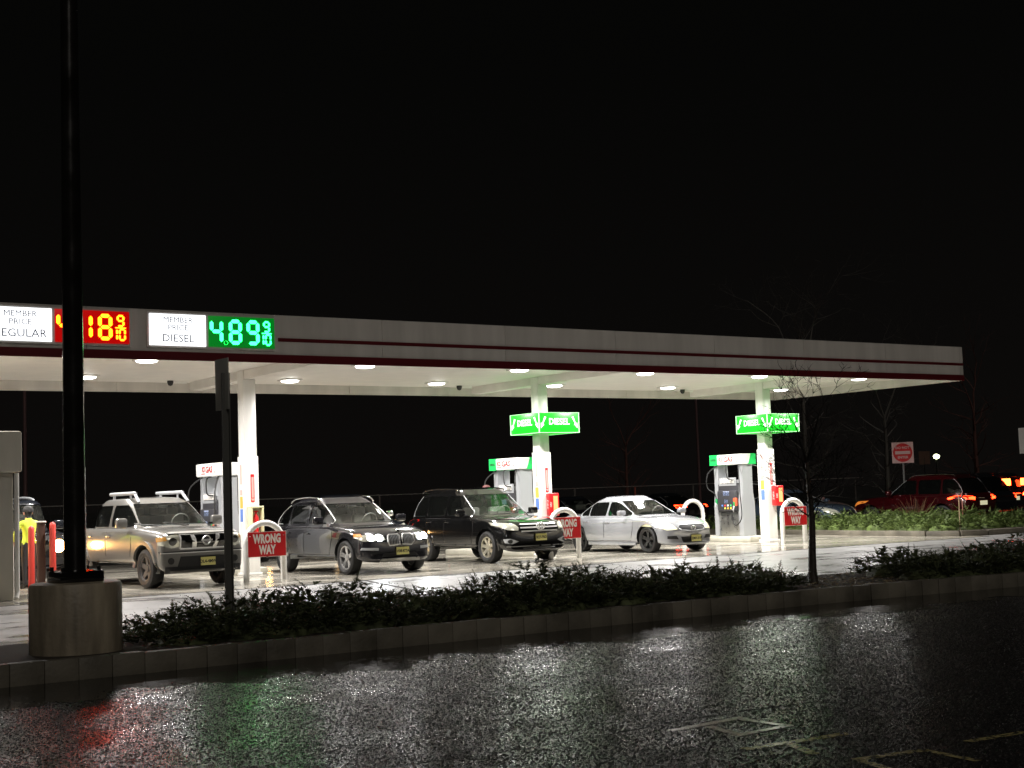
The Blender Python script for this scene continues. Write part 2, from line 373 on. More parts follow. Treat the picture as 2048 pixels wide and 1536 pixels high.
def juniper(name, spots, m, seed, zb, label, n_leaf=8, wd=.06, L0=.24):
    rnd = random.Random(seed); mb = MB()
    for (x, y, h, r, cnt) in spots:
        for i in range(cnt):
            a = rnd.uniform(0, 6.283); rr = r*math.sqrt(rnd.random())
            px, py_ = x+rr*math.cos(a), y+rr*.8*math.sin(a)
            top = h*(1-.55*(rr/r)**2)
            z = zb+top*rnd.uniform(.15, .92)
            el = rnd.uniform(-.1, .55) if rnd.random() < .86 else rnd.uniform(.6, 1.2)
            b_ = a+rnd.gauss(0, .8)
            d = Vector((math.cos(b_)*math.cos(el), math.sin(b_)*math.cos(el), math.sin(el)))
            spray(mb, (px, py_, z), d, L0*rnd.uniform(.6, 1.35), n_leaf, wd, rnd.uniform(0, .35), rnd)
        mb.lathe([(r*.62, 0), (r*.55, h*.2), (r*.35, h*.36), (r*.15, h*.42), (.01, h*.44)], 12, 'z', (x, y, zb-.02))
    o = mb.build(name, m, smooth=0); tag(o, label, 'shrubs', kind='stuff'); return o
M_jun = mat('juniper_leaf', (.075, .088, .040), .6, vary=.6, vs=5, spec=.25)
M_jun2 = mat('juniper_leaf_fresh', (.095, .135, .036), .6, vary=.7, vs=2.5, spec=.25)
rs = random.Random(5); sp = []
x = 5.7
while x < 14.3:
    h = .34+.10*math.sin(x*1.9+.5)+.05*math.sin(x*5.1)+rs.uniform(-.03, .05)
    if x > 13.2: h *= .65
    sp.append((x, 14.25+rs.uniform(-.15, .15), h*.9, .62, 190)); sp.append((x+.25, 15.05+rs.uniform(-.12, .15), h*1.18, .62, 230)); x += .52
juniper('juniper_groundcover', sp, M_jun, 3, .16, 'low dark spiky juniper shrubs filling the long kerbed bed between light pole and bare tree')
sp = []; x = 16.7
while x < 27:
    h = .36+.08*math.sin(x*1.3)+rs.uniform(-.03, .05)
    sp.append((x, 13.7+rs.uniform(-.1, .15)-(x-16)*.03, h*.9, .62, 170)); sp.append((x+.25, 14.6+rs.uniform(-.15, .15), h*1.2, .66, 210)); x += .56
juniper('juniper_groundcover', sp, M_jun, 4, .16, 'dark green juniper shrubs in the kerbed bed right of the bare tree')
sp = [(1.8, 14.6, .3, .6, 150), (2.6, 14.9, .28, .6, 150), (3.1, 15.2, .24, .45, 120)]
juniper('juniper_groundcover', sp, M_jun, 9, .16, 'dark juniper tips at the left picture edge, left of the light pole base')
sp = []; y = 26.7
while y < 39:
    for k in range(4):
        xx = 33.6+(y-26.7)*.165+k*.95
        if k < 3 or y < 34: sp.append((xx+rs.uniform(-.15, .15), y+rs.uniform(-.2, .2), .50+rs.uniform(-.08, .16), .70, 150))
    y += .95
x = 36.5
while x < 50:
    sp.append((x, 26.6+rs.uniform(-.2, .2)-(x-36)*.03, .46+rs.uniform(-.05, .1), .75, 95)); sp.append((x, 27.5-(x-36)*.03, .5, .7, 80)); x += .8
juniper('juniper_groundcover', sp, M_jun2, 6, .13, 'brighter green juniper shrubs in the kerbed island in front of the red car', 6, .07, .28)

def litter():
    rnd = random.Random(8); mb = MB()
    for i in range(900):
        x = rnd.uniform(14.4, 17.2); y = rnd.uniform(13.5, 15.7); s_ = rnd.uniform(.02, .05); a = rnd.uniform(0, 6.28); z = .165+rnd.uniform(0, .02)
        c, sn = math.cos(a)*s_, math.sin(a)*s_; t = rnd.uniform(-.012, .018)
        mb.add([(x-c, y-sn, z), (x+sn*.5, y-c*.5, z+t), (x+c, y+sn, z+.006), (x-sn*.5, y+c*.5, z+t*.5)], [(0, 1, 2, 3)])
    tag(mb.build('leaf_litter', mat('dry_leaf', (.26, .20, .12), .6, vary=.4, vs=9), smooth=0), 'pale dead leaves scattered on the soil at the foot of the bare tree', 'leaf litter', kind='stuff')
litter()

def bare_tree(name, base, height, r0, m, seed, label, cat='tree', depth=5, crown0=.42, spread=.55, lean=(0, 0), group=None, forks=None, nside=12, twig=.0022, crown_mat=None):
    rnd = random.Random(seed); root = empty(name, base, label=label, cat=cat, group=group)
    tr = MB(); cr_ = MB()
    def grow(mb, p, d, L, r, lv):
        n = 5 if lv < 2 else 4; pts = [p]; rad = [r]; dd = d.copy()
        for i in range(n):
            dd = (dd+Vector((rnd.gauss(0, .10), rnd.gauss(0, .10), rnd.gauss(.03, .06)))*(.7+lv*.28)).normalized()
            pts.append(pts[-1]+dd*L/n); rad.append(r*(1-.62*(i+1)/n))
        mb.tube(pts, rad, 5 if lv < 2 else 3, cap=False)
        if lv >= depth: return
        k = rnd.randint(3, 5) if lv < 2 else rnd.randint(2, 4)
        for j in range(k):
            t = rnd.uniform(.25, 1.) if j else 1.; i = min(n-1, int(t*n)); q = pts[i].lerp(pts[i+1], t*n-i if i < n-1 else 1)
            az = rnd.uniform(0, 6.283); tilt = rnd.uniform(.45, 1.0)*spread*1.6
            ax_ = dd.orthogonal().normalized(); ax_.rotate(Matrix.Rotation(az, 3, dd))
            nd = (dd*math.cos(tilt)+ax_*math.sin(tilt)).normalized()
            grow(cr_, q, nd, L*rnd.uniform(.5, .78), max(twig, rad[i]*.66), lv+1)
    ht = height*.62; pts = []; rad = []
    for i in range(9):
        t = i/8; pts.append((lean[0]*t*t*ht+.02*math.sin(t*7+seed), lean[1]*t*t*ht, t*ht)); rad.append(r0*(1.25-.2*min(1, t*8))*(1-.62*t) if i else r0*1.3)
    tr.tube(pts, rad, nside)
    for i in range(nside):
        t = crown0+(1-crown0)*i/(nside-1)*.98; j = min(7, int(t*8)); q = Vector(pts[j]).lerp(Vector(pts[j+1]), t*8-j)
        az = i*2.4+rnd.uniform(-.4, .4); el = rnd.uniform(.25, .85)
        grow(cr_, q, Vector((math.cos(az)*math.cos(el), math.sin(az)*math.cos(el), math.sin(el))), height*rnd.uniform(.13, .21), r0*.24, 2)
    for az, el, l, rr_ in (forks or [(0, 1.2, .36, .36), (2.6, 1.3, .3, .33)]):
        grow(cr_, Vector(pts[-1]), Vector((math.cos(az)*math.cos(el), math.sin(az)*math.cos(el), math.sin(el))), height*l, r0*rr_, 1)
    tr.build('trunk', m, root, 60); cr_.build('crown', crown_mat or m, root, 60)
    return root
M_bark = mat('bark', (.045, .038, .030), .34, vary=.35, vs=25, bump=.3, bs=60)
bare_tree('bare_tree', (15.24, 14.55, .15), 2.8, .062, M_bark, 23, 'young leafless tree with thin dark trunk in the bed in front of the right pump', nside=15, twig=.004, crown0=.50, crown_mat=mat('twig_bark', (.009, .007, .006), .8, spec=.2), spread=.56, forks=[(-.6, 1.1, .25, .42), (2.4, 1.25, .20, .34)])
M_bark_far = mat('far_bark', (.085, .03, .022), .8)
M_bark_g = mat('far_bark_grey', (.08, .075, .065), .6)
bare_tree('bare_tree', (46, 44, 0), 9.5, .16, M_bark_g, 31, 'large bare tree with tangled branches behind the bed, left of the do not enter sign', depth=5, crown0=.15, spread=.7, group='bare trees in the dark beyond the station', nside=22)
bare_tree('bare_tree', (68, 52, 0), 8.5, .17, M_bark_far, 32, 'dim reddish bare tree behind the red car at far right', depth=4, crown0=.15, spread=.5, group='bare trees in the dark beyond the station', nside=16)
bare_tree('bare_tree', (49, 60, 0), 6.5, .12, M_bark_far, 33, 'dim reddish bare tree behind the white sedan, beyond the fence', depth=4, crown0=.1, spread=.4, group='bare trees in the dark beyond the station', nside=16)
bare_tree('bare_tree', (53.5, 46, 0), 7.5, .15, M_bark_g, 34, 'grey bare tree directly behind the do not enter sign', depth=4, crown0=.15, spread=.7, group='bare trees in the dark beyond the station', nside=18)

def wisp(name, base, h, r, m, seed, label, cat, n=70):
    rnd = random.Random(seed); mb = MB()
    for i in range(n):
        a = rnd.uniform(0, 6.28); el = rnd.uniform(.9, 1.5); L = h*rnd.uniform(.5, 1.1); s0 = rnd.uniform(0, r*.4)
        p = Vector((math.cos(a)*s0, math.sin(a)*s0, 0)); d = Vector((math.cos(a)*math.cos(el), math.sin(a)*math.cos(el), math.sin(el)))
        mb.tube([p, p+d*L*.5, p+d*L+Vector((d.x, d.y, 0))*L*.25], [.009, .008, .002], 3, cap=False)
    return tag(mb.build(name, m, loc=base, smooth=0), label, cat)
wisp('dry_grass', (37.2, 30.9, .13), .95, .35, mat('dry_straw', (.13, .075, .035), .8, vary=.4, vs=4), 2, 'tuft of brown dry grass standing up from the green shrubs in front of the red car', 'grass tuft')
mb = MB(); mb.tube([(0, 0, 0), (.16, .1, 1.0)], .016, 6); mb.box((.16, .1, 1.0), (.05, .03, .03))
tag(mb.build('wooden_stake', mat('stake_wood', (.34, .24, .14), .7, vary=.2, vs=10), loc=(34.0, 26.7, .1)), 'thin leaning wooden stake in the green shrubs, below the tail lights', 'stake')
mb = MB(); mb.tube([(0, 0, 0), (0, 0, 1.05)], .013, 6); mb.box((0, 0, .95), (.04, .02, .18))
tag(mb.build('marker_post', mat('marker_pink', (.5, .2, .16), .5), loc=(36.6, 28.6, .12)), 'thin upright pink marker post in the green shrubs before the red car', 'marker post')

# ================================================================== CANOPY
YF, YR, X0, X1 = 25.84, 33.18, -8.0, 33.45
HB, HT, HD = 4.34, 5.29, 4.57
CX = [5.4, 13.48, 21.6, 29.56]; YC = 29.86
can = empty('fuel_canopy', ((X0+X1)/2, YC, 0), label='long flat white petrol station canopy with two dark red stripes', cat='canopy')
ox, oy = (X0+X1)/2, YC
def cb(mb, x0, x1, y0, y1, z0, z1, mi=0, bev=0):
    return mb.box(((x0+x1)/2-ox, (y0+y1)/2-oy, (z0+z1)/2), (x1-x0, y1-y0, z1-z0), mi, 0, bev)
mb = MB()   # fascia: four sides, panels with seams
def fascia_x(y0, y1):
    x = X1-.12
    while x > X0+.2:
        xa = max(X0+.12, x-3.1); cb(mb, xa+.004, x-.004, y0, y1, HB, HT); x = xa
fascia_x(YF, YF+.10); fascia_x(YR-.10, YR)
cb(mb, X1-.12, X1, YF-.003, YR+.003, HB, HT); cb(mb, X0, X0+.12, YF-.003, YR+.003, HB, HT)
mb.build('fascia', M_fascia, can, 0)
mb = MB(); y = YF+.10
while y < YR-.2:   # ceiling planks
    y2 = min(YR-.1, y+.305); cb(mb, X0+.12, X1-.12, y+.004, y2-.004, HD, HD+.03); y = y2
cb(mb, X0+.12, X1-.12, YF+.1, YR-.1, HD+.031, HD+.05)
mb.build('ceiling', M_deck, can, 0)
mb = MB(); cb(mb, X0+.12, X1-.12, YF+.1, YR-.1, HT-.25, HT-.2); mb.build('roof', M_deck, can, 0)
mb = MB(); cb(mb, X0-.01, X1+.012, YF-.012, YF-.002, HB-.002, HB+.16); cb(mb, X1+.002, X1+.012, YF-.001, YR+.01, HB-.002, HB+.16)
cb(mb, 12.36, X1+.010, YF-.010, YF-.003, 4.765, 4.835); cb(mb, X1+.003, X1+.010, YF-.002, YR+.01, 4.765, 4.835)
mb.build('stripe', M_red, can, 0)
for cx_ in CX:
    mb = MB(); cb(mb, cx_-.13, cx_+.17, YF+.12, YC-.155, HD-.2, HD-.002); mb.build('beam', M_deck, can, 0)
    mb = MB(); cb(mb, cx_-.13, cx_+.17, YC+.155, YR-.35, HD-.2, HD-.002); mb.build('beam', M_deck, can, 0)
# small camera domes hanging near the beam ends
for cx_ in CX[1:]:
    mb = MB(); mb.box((cx_-.55-ox, YR-.75-oy, HD-.05), (.34, .05, .05)); mb.lathe([(.001, -.13), (.05, -.11), (.075, -.05), (.075, 0)], 12, 'z', (cx_-.78-ox, YR-.75-oy, HD-.01), 1)
    mb.build('camera_dome', [M_white, M_black], can, 30)

# ceiling lights: housing + lens, each with its own lamp
LAMP = 300.0
names_f = {6.38: 'front row, at the left picture edge', 10.42: 'front row light above the pickup truck, under the diesel price sign', 15.42: 'front row light above the grey SUV with lit headlights',
           19.6: 'front row light just left of the middle column', 23.5: 'front row light above the white sedan', 27.5: 'front row light just left of the right column', 31.4: 'front row light nearest the right end of the canopy'}
names_b = {6.38: 'back row light hidden left of the street light pole', 10.42: 'back row light beside the street light pole', 15.42: 'back row light right of the left column',
           19.6: 'back row light above the black SUV', 23.4: 'back row light right of the middle column', 27.5: 'back row light between the white sedan and the right pump', 32.1: 'back row light right of the right column'}
em = mat('lamp_lens', (1, 1, 1), .4, emit=(1, .98, .93), es=14.)
for row, (yy, nm) in enumerate(((27.86, names_f), (31.62, names_b))):
    for xx, lb in nm.items():
        t = empty('canopy_light', (xx, yy, HD-.001), label='glowing ceiling light: '+lb, cat='ceiling light', group='square lights under the canopy')
        m1 = MB(); m1.box((0, 0, -.02), (.46, .46, .035), 0, 0, .01); m1.build('housing', M_white, t)
        m2 = MB(); m2.lathe([(.215, -.038), (.20, -.062), (.12, -.078), (.001, -.084)], 20, 'z'); m2.build('lens', em, t, 60)
        ld = bpy.data.lights.new('lamp', 'AREA'); ld.shape = 'DISK'; ld.size = .3; ld.energy = LAMP; ld.spread = R(165); ld.color = (1, .955, .925)
        lo = bpy.data.objects.new('lamp', ld); COL.objects.link(lo); lo.parent = t; lo.location = (0, 0, -.10); lo.rotation_euler = (0, 0, 0)

# columns
M_colp = mat('column_paint', (.80, .79, .75), .35, vary=.07, vs=5, streak=.1)
stk_pink = mat('sticker_pink', (.78, .42, .38), .5); stk_or = mat('sticker_orange', (.80, .42, .08), .5); stk_bl = mat('sticker_blue', (.12, .22, .55), .5)
clab = {1: 'white square canopy column between the pickup truck and the grey SUV', 2: 'white square canopy column in the middle, behind the black SUV', 3: 'white square canopy column at right, behind the bare tree'}
def column(i, cx_):
    t = empty('canopy_column', (cx_, YC, 0), label=clab.get(i, 'white square canopy column at far left'), cat='column', group='canopy columns')
    m1 = MB(); m1.box((0, 0, HD/2-.002), (.30, .30, HD), 0, 0, .006); m1.build('shaft', M_colp, t)
    m1 = MB(); m1.box((0, 0, 1.33), (.345, .345, 2.62), 0, 0, .006); m1.build('cladding', M_colp, t)
    m1 = MB(); m1.box((0, 0, .03), (.42, .42, .06), 0, 0, .01); m1.build('base_plate', M_colp, t)
    # extinguisher arrow sign on the front, notices on the left side
    m1 = MB(); m1.box((.02, -.177, 1.93), (.085, .004, .62), 0); m1.box((.02, -.180, 1.95), (.05, .003, .46), 1)
    m1.prism([(-.03, 1.70), (.07, 1.70), (.02, 1.64)], (0, -.1785, 0), (1, 0, 0), (0, 0, 1), (0, -.004, 0), 1)
    s_ = m1.build('arrow_sign', [M_signred, stk_pink], t, 0); s_['label'] = 'tall narrow red and pink arrow sign'
    m1 = MB(); m1.box((-.176, 0, 2.2), (.004, .15, .62), 0); m1.box((-.179, 0, 2.24), (.003, .09, .44), 1); m1.box((-.179, 0, 1.84), (.003, .12, .12), 1)
    m1.build('notice', [M_signwhite, stk_pink], t, 0)
    m1 = MB(); m1.box((-.176, 0, 1.62), (.004, .14, .26), 0); m1.build('sticker', stk_or, t, 0)
    m1 = MB(); m1.box((-.176, 0, 1.33), (.004, .14, .28), 0); m1.build('sticker', stk_bl, t, 0)
    return t
for i, cx_ in enumerate(CX): column(i, cx_)

def cabinet(x, z, col, inner, label, mname):
    t = empty('extinguisher_cabinet', (x, YC-.172, z), label=label, cat='extinguisher box')
    m1 = MB(); wd, h, d = .27, .62, .2
    for c, s_ in (((0, -d/2, h/2+.0), (wd+.04, d, .04)), ((0, -d/2, -h/2), (wd+.04, d, .04)), ((-wd/2, -d/2, 0), (.035, d, h-.04)), ((wd/2, -d/2, 0), (.035, d, h-.04))): m1.box(c, s_, 0, 0, .008)
    m1.build('case', mat(mname, col, .4), t)
    m1 = MB(); m1.box((0, -.02, 0), (wd-.036, .03, h-.041), 0); m1.build('back_panel', mat(mname+'_in', inner, .5), t, 0)
    m1 = MB(); m1.tube([(0, -.1, -.26), (0, -.1, .08), (0, -.1, .14), (0, -.1, .2)], [.06, .06, .03, .02], 12); m1.box((0, -.1, .21), (.1, .03, .03))
    m1.build('extinguisher', M_signred, t, 40); return t
cabinet(13.52, 1.2, (.72, .70, .42), (.5, .48, .38), 'open cream extinguisher box on the left column, behind the WRONG WAY hoop', 'cabinet_cream')
for x, lb in ((21.72, 'bright red extinguisher box on the middle column'), (29.70, 'bright red extinguisher box on the right column, left of a WRONG WAY hoop')):
    t = empty('extinguisher_cabinet', (x, YC-.172, 1.30), -.25, label=lb, cat='extinguisher box', group='red extinguisher boxes')
    m1 = MB(); m1.box((0, -.13, 0), (.27, .25, .58), 0, 0, .03); m1.build('case', M_signred, t)
    m1 = MB(); m1.box((.03, -.257, .02), (.12, .004, .40), 0); m1.build('window', mat('cabinet_window', (.75, .5, .2), .3), t, 0)
    m1 = MB(); text_mb(m1, 'FIRE', (-.095, -.258, .0), (0, 0, 1), (-1, 0, 0), .07, .001); m1.build('lettering', M_signwhite, t, 0)
    m1 = MB(); text_mb(m1, 'FIRE', (-.137, -.13, 0), (0, 0, -1), (0, -1, 0), .13, .002)
    m1.build('lettering', M_signwhite, t, 0)

# green DIESEL boxes round two columns
M_green = mat('lit_green', (.01, .35, .02), .3, emit=(.004, .66, .006), es=.75)
M_litwhite = mat('lit_white', (.8, .8, .8), .4, emit=(.75, 1, .72), es=1.15)
for cx_, lb in ((21.6, 'lit green DIESEL box sign round the middle column'), (29.56, 'lit green DIESEL box sign round the right column, crossed by twigs')):
    t = empty('diesel_sign', (cx_+.14, YC, 3.37), label=lb, cat='sign', group='green diesel box signs')
    W = 1.25
    m1 = MB(); m1.box((0, 0, 0), (W, W, .5), 0, 0, .012); m1.build('box', M_green, t)
    m1 = MB()
    for sx in (-1, 1):
        for z in (-.253, .253): m1.box((0, sx*(W/2), z), (W+.02, .02, .012)); m1.box((sx*(W/2), 0, z), (.02, W+.02, .012))
        for sy in (-1, 1): m1.box((sx*W/2, sy*W/2, 0), (.022, .022, .515))
    m1.build('frame', mat('sign_trim', (.5, .8, .5), .4, emit=(.25, .95, .3), es=.8), t, 0)
    for (ax_, nrm) in (((1, 0, 0), (0, -1, 0)), ((0, -1, 0), (-1, 0, 0)), ((-1, 0, 0), (0, 1, 0)), ((0, 1, 0), (1, 0, 0))):
        m1 = MB(); o_ = Vector(nrm)*(W/2+.004)
        text_mb(m1, 'DIESEL', o_+Vector((0, 0, .02)), ax_, (0, 0, 1), .225, .002, .005, sx=.98)
        a_ = Vector(ax_)
        for s_ in (-1, 1):
            # arrow pointing down and outwards
            pl = [(.40, .14), (.455, .155), (.53, -.02), (.575, .0), (.575, -.14), (.47, -.045), (.505, -.03)]
            m1.prism([(s_*px, py_) for px, py_ in pl], o_, a_, (0, 0, 1), Vector(nrm)*.004)
        m1.build('lettering', M_litwhite, t, 0)

# price signs on the fascia
M_panel = mat('lit_panel', (.9, .9, .9), .4, emit=(.93, .96, 1), es=1.7)
M_txt = mat('panel_text', (.03, .035, .10), .5)
M_led_r = mat('led_red', (.3, .02, .0), .4, emit=(1, .036, .001), es=45)
M_led_g = mat('led_green', (0, .3, .1), .4, emit=(.012, 1, .10), es=18)
SEG = {'0': 'abcdef', '1': 'bc', '4': 'fgbc', '8': 'abcdefg', '9': 'abcdfg'}
def digit(mb, ch, x, z, w_, h, t):
    g = t*.18; hw = w_/2; hh = h/2
    def hor(zz): mb.prism([(x-hw+g, zz), (x-hw+t/2+g, zz+t/2), (x+hw-t/2-g, zz+t/2), (x+hw-g, zz), (x+hw-t/2-g, zz-t/2), (x-hw+t/2+g, zz-t/2)], (0, 0, 0), (1, 0, 0), (0, 0, 1), (0, -.006, 0))
    def ver(xx, z0, z1): mb.prism([(xx, z0+g), (xx+t/2, z0+t/2+g), (xx+t/2, z1-t/2-g), (xx, z1-g), (xx-t/2, z1-t/2-g), (xx-t/2, z0+t/2+g)], (0, 0, 0), (1, 0, 0), (0, 0, 1), (0, -.006, 0))
    S = {'a': lambda: hor(z+hh), 'g': lambda: hor(z), 'd': lambda: hor(z-hh), 'f': lambda: ver(x-hw, z, z+hh), 'b': lambda: ver(x+hw, z, z+hh), 'e': lambda: ver(x-hw, z-hh, z), 'c': lambda: ver(x+hw, z-hh, z)}
    for s_ in SEG[ch]: S[s_]()
def price(x0, kind, digits, ml, label, mb_):
    t = empty('price_sign', (x0, YF-.002, 4.91), label=label, cat='price sign', group='price signs on the canopy edge')
    m1 = MB(); m1.box((1.26, -.02, 0), (2.62, .036, .68), 0, 0, .008); m1.build('backing', M_fascia, t)
    m1 = MB(); m1.box((.555, -.05, 0), (1.12, .024, .60), 0, 0, .006); m1.build('panel', M_panel, t)
    for wd_, zz, sz in (('MEMBER', .185, .15), ('PRICE', .04, .15), (kind, -.165, .205)):
        m1 = MB(); text_mb(m1, wd_, (.555, -.063, zz), (1, 0, 0), (0, 0, 1), sz, .002, .0, sx=1.06); m1.build('lettering', M_txt, t, 0)
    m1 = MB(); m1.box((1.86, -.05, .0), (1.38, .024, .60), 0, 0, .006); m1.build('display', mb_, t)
    def dg(ch, *a):
        m1 = MB()
        if ch == '.': m1.lathe([(.04, -.003), (.04, .003), (.001, .003)], 10, 'y', a)
        else: digit(m1, ch, *a)
        m1.v = [(v[0], v[1]-.064, v[2]) for v in m1.v]; m1.build('led_digit', ml, t, 0)
    for ch, xx in zip(digits, (1.33, 1.72, 2.09)): dg(ch, xx, 0, .20, .42, .068)
    dg('.', 1.52, 0, -.215); dg('9', 2.38, .125, .11, .19, .036); dg('1', 2.285, -.13, .05, .20, .036); dg('0', 2.41, -.13, .10, .20, .036)
    m1 = MB(); m1.box((2.38, -.067, -.005), (.2, .006, .018)); m1.build('fraction_bar', ml, t, 0)
price(6.77, 'REGULAR', '418', M_led_r, 'lit price sign reading MEMBER PRICE REGULAR 4.18 with red digits', mat('display_red_halo', (.02, .004, .004), .4, emit=(.8, .0, .0), es=.55))  # red halo of the digits put into the display face as a glow
price(9.71, 'DIESEL', '489', M_led_g, 'lit price sign reading MEMBER PRICE DIESEL 4.89 with green digits', mat('display_green_halo', (.004, .02, .004), .4, emit=(.0, .30, .02), es=.6))  # display face glows green in place of the halo round the digits

# ================================================================== ISLAND FURNITURE
def hoop(x, y, sign, label, ht=1.24):
    t = empty('hoop_guard', (x, y, 0), label=label, cat='hoop guard', group='white pipe hoop guards')
    W, r = .84, .062; pts = [(-W/2, 0, -.02), (-W/2, 0, .3), (-W/2, 0, ht-W/2-r)]
    for k in range(1, 12): a = math.pi*(1-k/12); pts.append((W/2*math.cos(a), 0, ht-W/2-r+W/2*math.sin(a)))
    pts += [(W/2, 0, ht-W/2-r), (W/2, 0, .3), (W/2, 0, -.02)]
    m1 = MB(); m1.tube(pts, r, 14); m1.build('pipe', M_colp, t, 50)
    if sign:
        m1 = MB(); m1.box((0.02, -.075, .74), (.85, .008, .50), 0, 0, .002); m1.box((.02, -.0705, .74), (.87, .006, .52), 1); m1.build('sign_plate', [M_signred, M_signwhite], t, 0)
        m1 = MB(); text_mb(m1, 'WRONG', (.02, -.0795, .845), (1, 0, 0), (0, 0, 1), .25, .002, .012, sx=.62); m1.build('lettering', M_signwhite, t, 0)
        m1 = MB(); text_mb(m1, 'WAY', (.02, -.0795, .62), (1, 0, 0), (0, 0, 1), .25, .002, .012, sx=.62); m1.build('lettering', M_signwhite, t, 0)
        m1 = MB()
        for sx in (-.36, .40): m1.lathe([(.014, -.004), (.001, -.008)], 8, 'y', (sx, -.078, .92))
        m1.box((.02, -.06, .475), (.05, .03, .03)); m1.build('bolt', M_chrome, t)
    return t
hoop(12.75, 27.5, 1, 'white hoop guard with red WRONG WAY sign in front of the left column')
hoop(20.78, 27.9, 1, 'white hoop guard with red WRONG WAY sign half hidden by the black SUV')
hoop(28.65, 28.0, 1, 'white hoop guard with red WRONG WAY sign beside the bare tree trunk')
hoop(30.38, 34.0, 0, 'plain white hoop guard without sign, behind the white sedan nose', 1.27)
hoop(7.4, 28.3, 0, 'white hoop guard seen between the red bollards at left', 1.40)
def island(x, y0=29.2, y1=33.9):
    m1 = MB(); m1.box((x+.05, (y0+y1)/2, .07), (1.05, y1-y0, .15), 0, 0, .03)
    return tag(m1.build('pump_island', mat('island_concrete', (.5, .48, .40), .45, vary=.15, vs=4)), kind='structure')
for cx_ in CX: island(cx_, 30.15)
M_bol = mat('bollard_red', (.60, .05, .035), .45)
for (x, y, h, lb) in ((8.42, 29.0, 1.30, 'shorter red bollard left of the light pole, nearest the booth'), (8.72, 28.6, 1.36, 'taller red bollard right beside the light pole')):
    m1 = MB(); m1.tube([(0, 0, 0), (0, 0, h-.06), (0, 0, h-.02), (0, 0, h)], [.062, .062, .045, .01], 14); tag(m1.build('bollard', M_bol, loc=(x, y, 0), smooth=50), lb, 'bollard', 'red bollards')
m1 = MB(); m1.box((0, 0, .68), (.14, .12, 1.36), 0, 0, .01); m1.box((-.0, 0, 1.37), (.18, .16, .03), 1, 0, .008)
tag(m1.build('post', [mat('brown_post', (.06, .025, .015), .5), M_white], loc=(8.52, 28.7, 0)), 'dark brown square post with white cap between two red bollards', 'post')

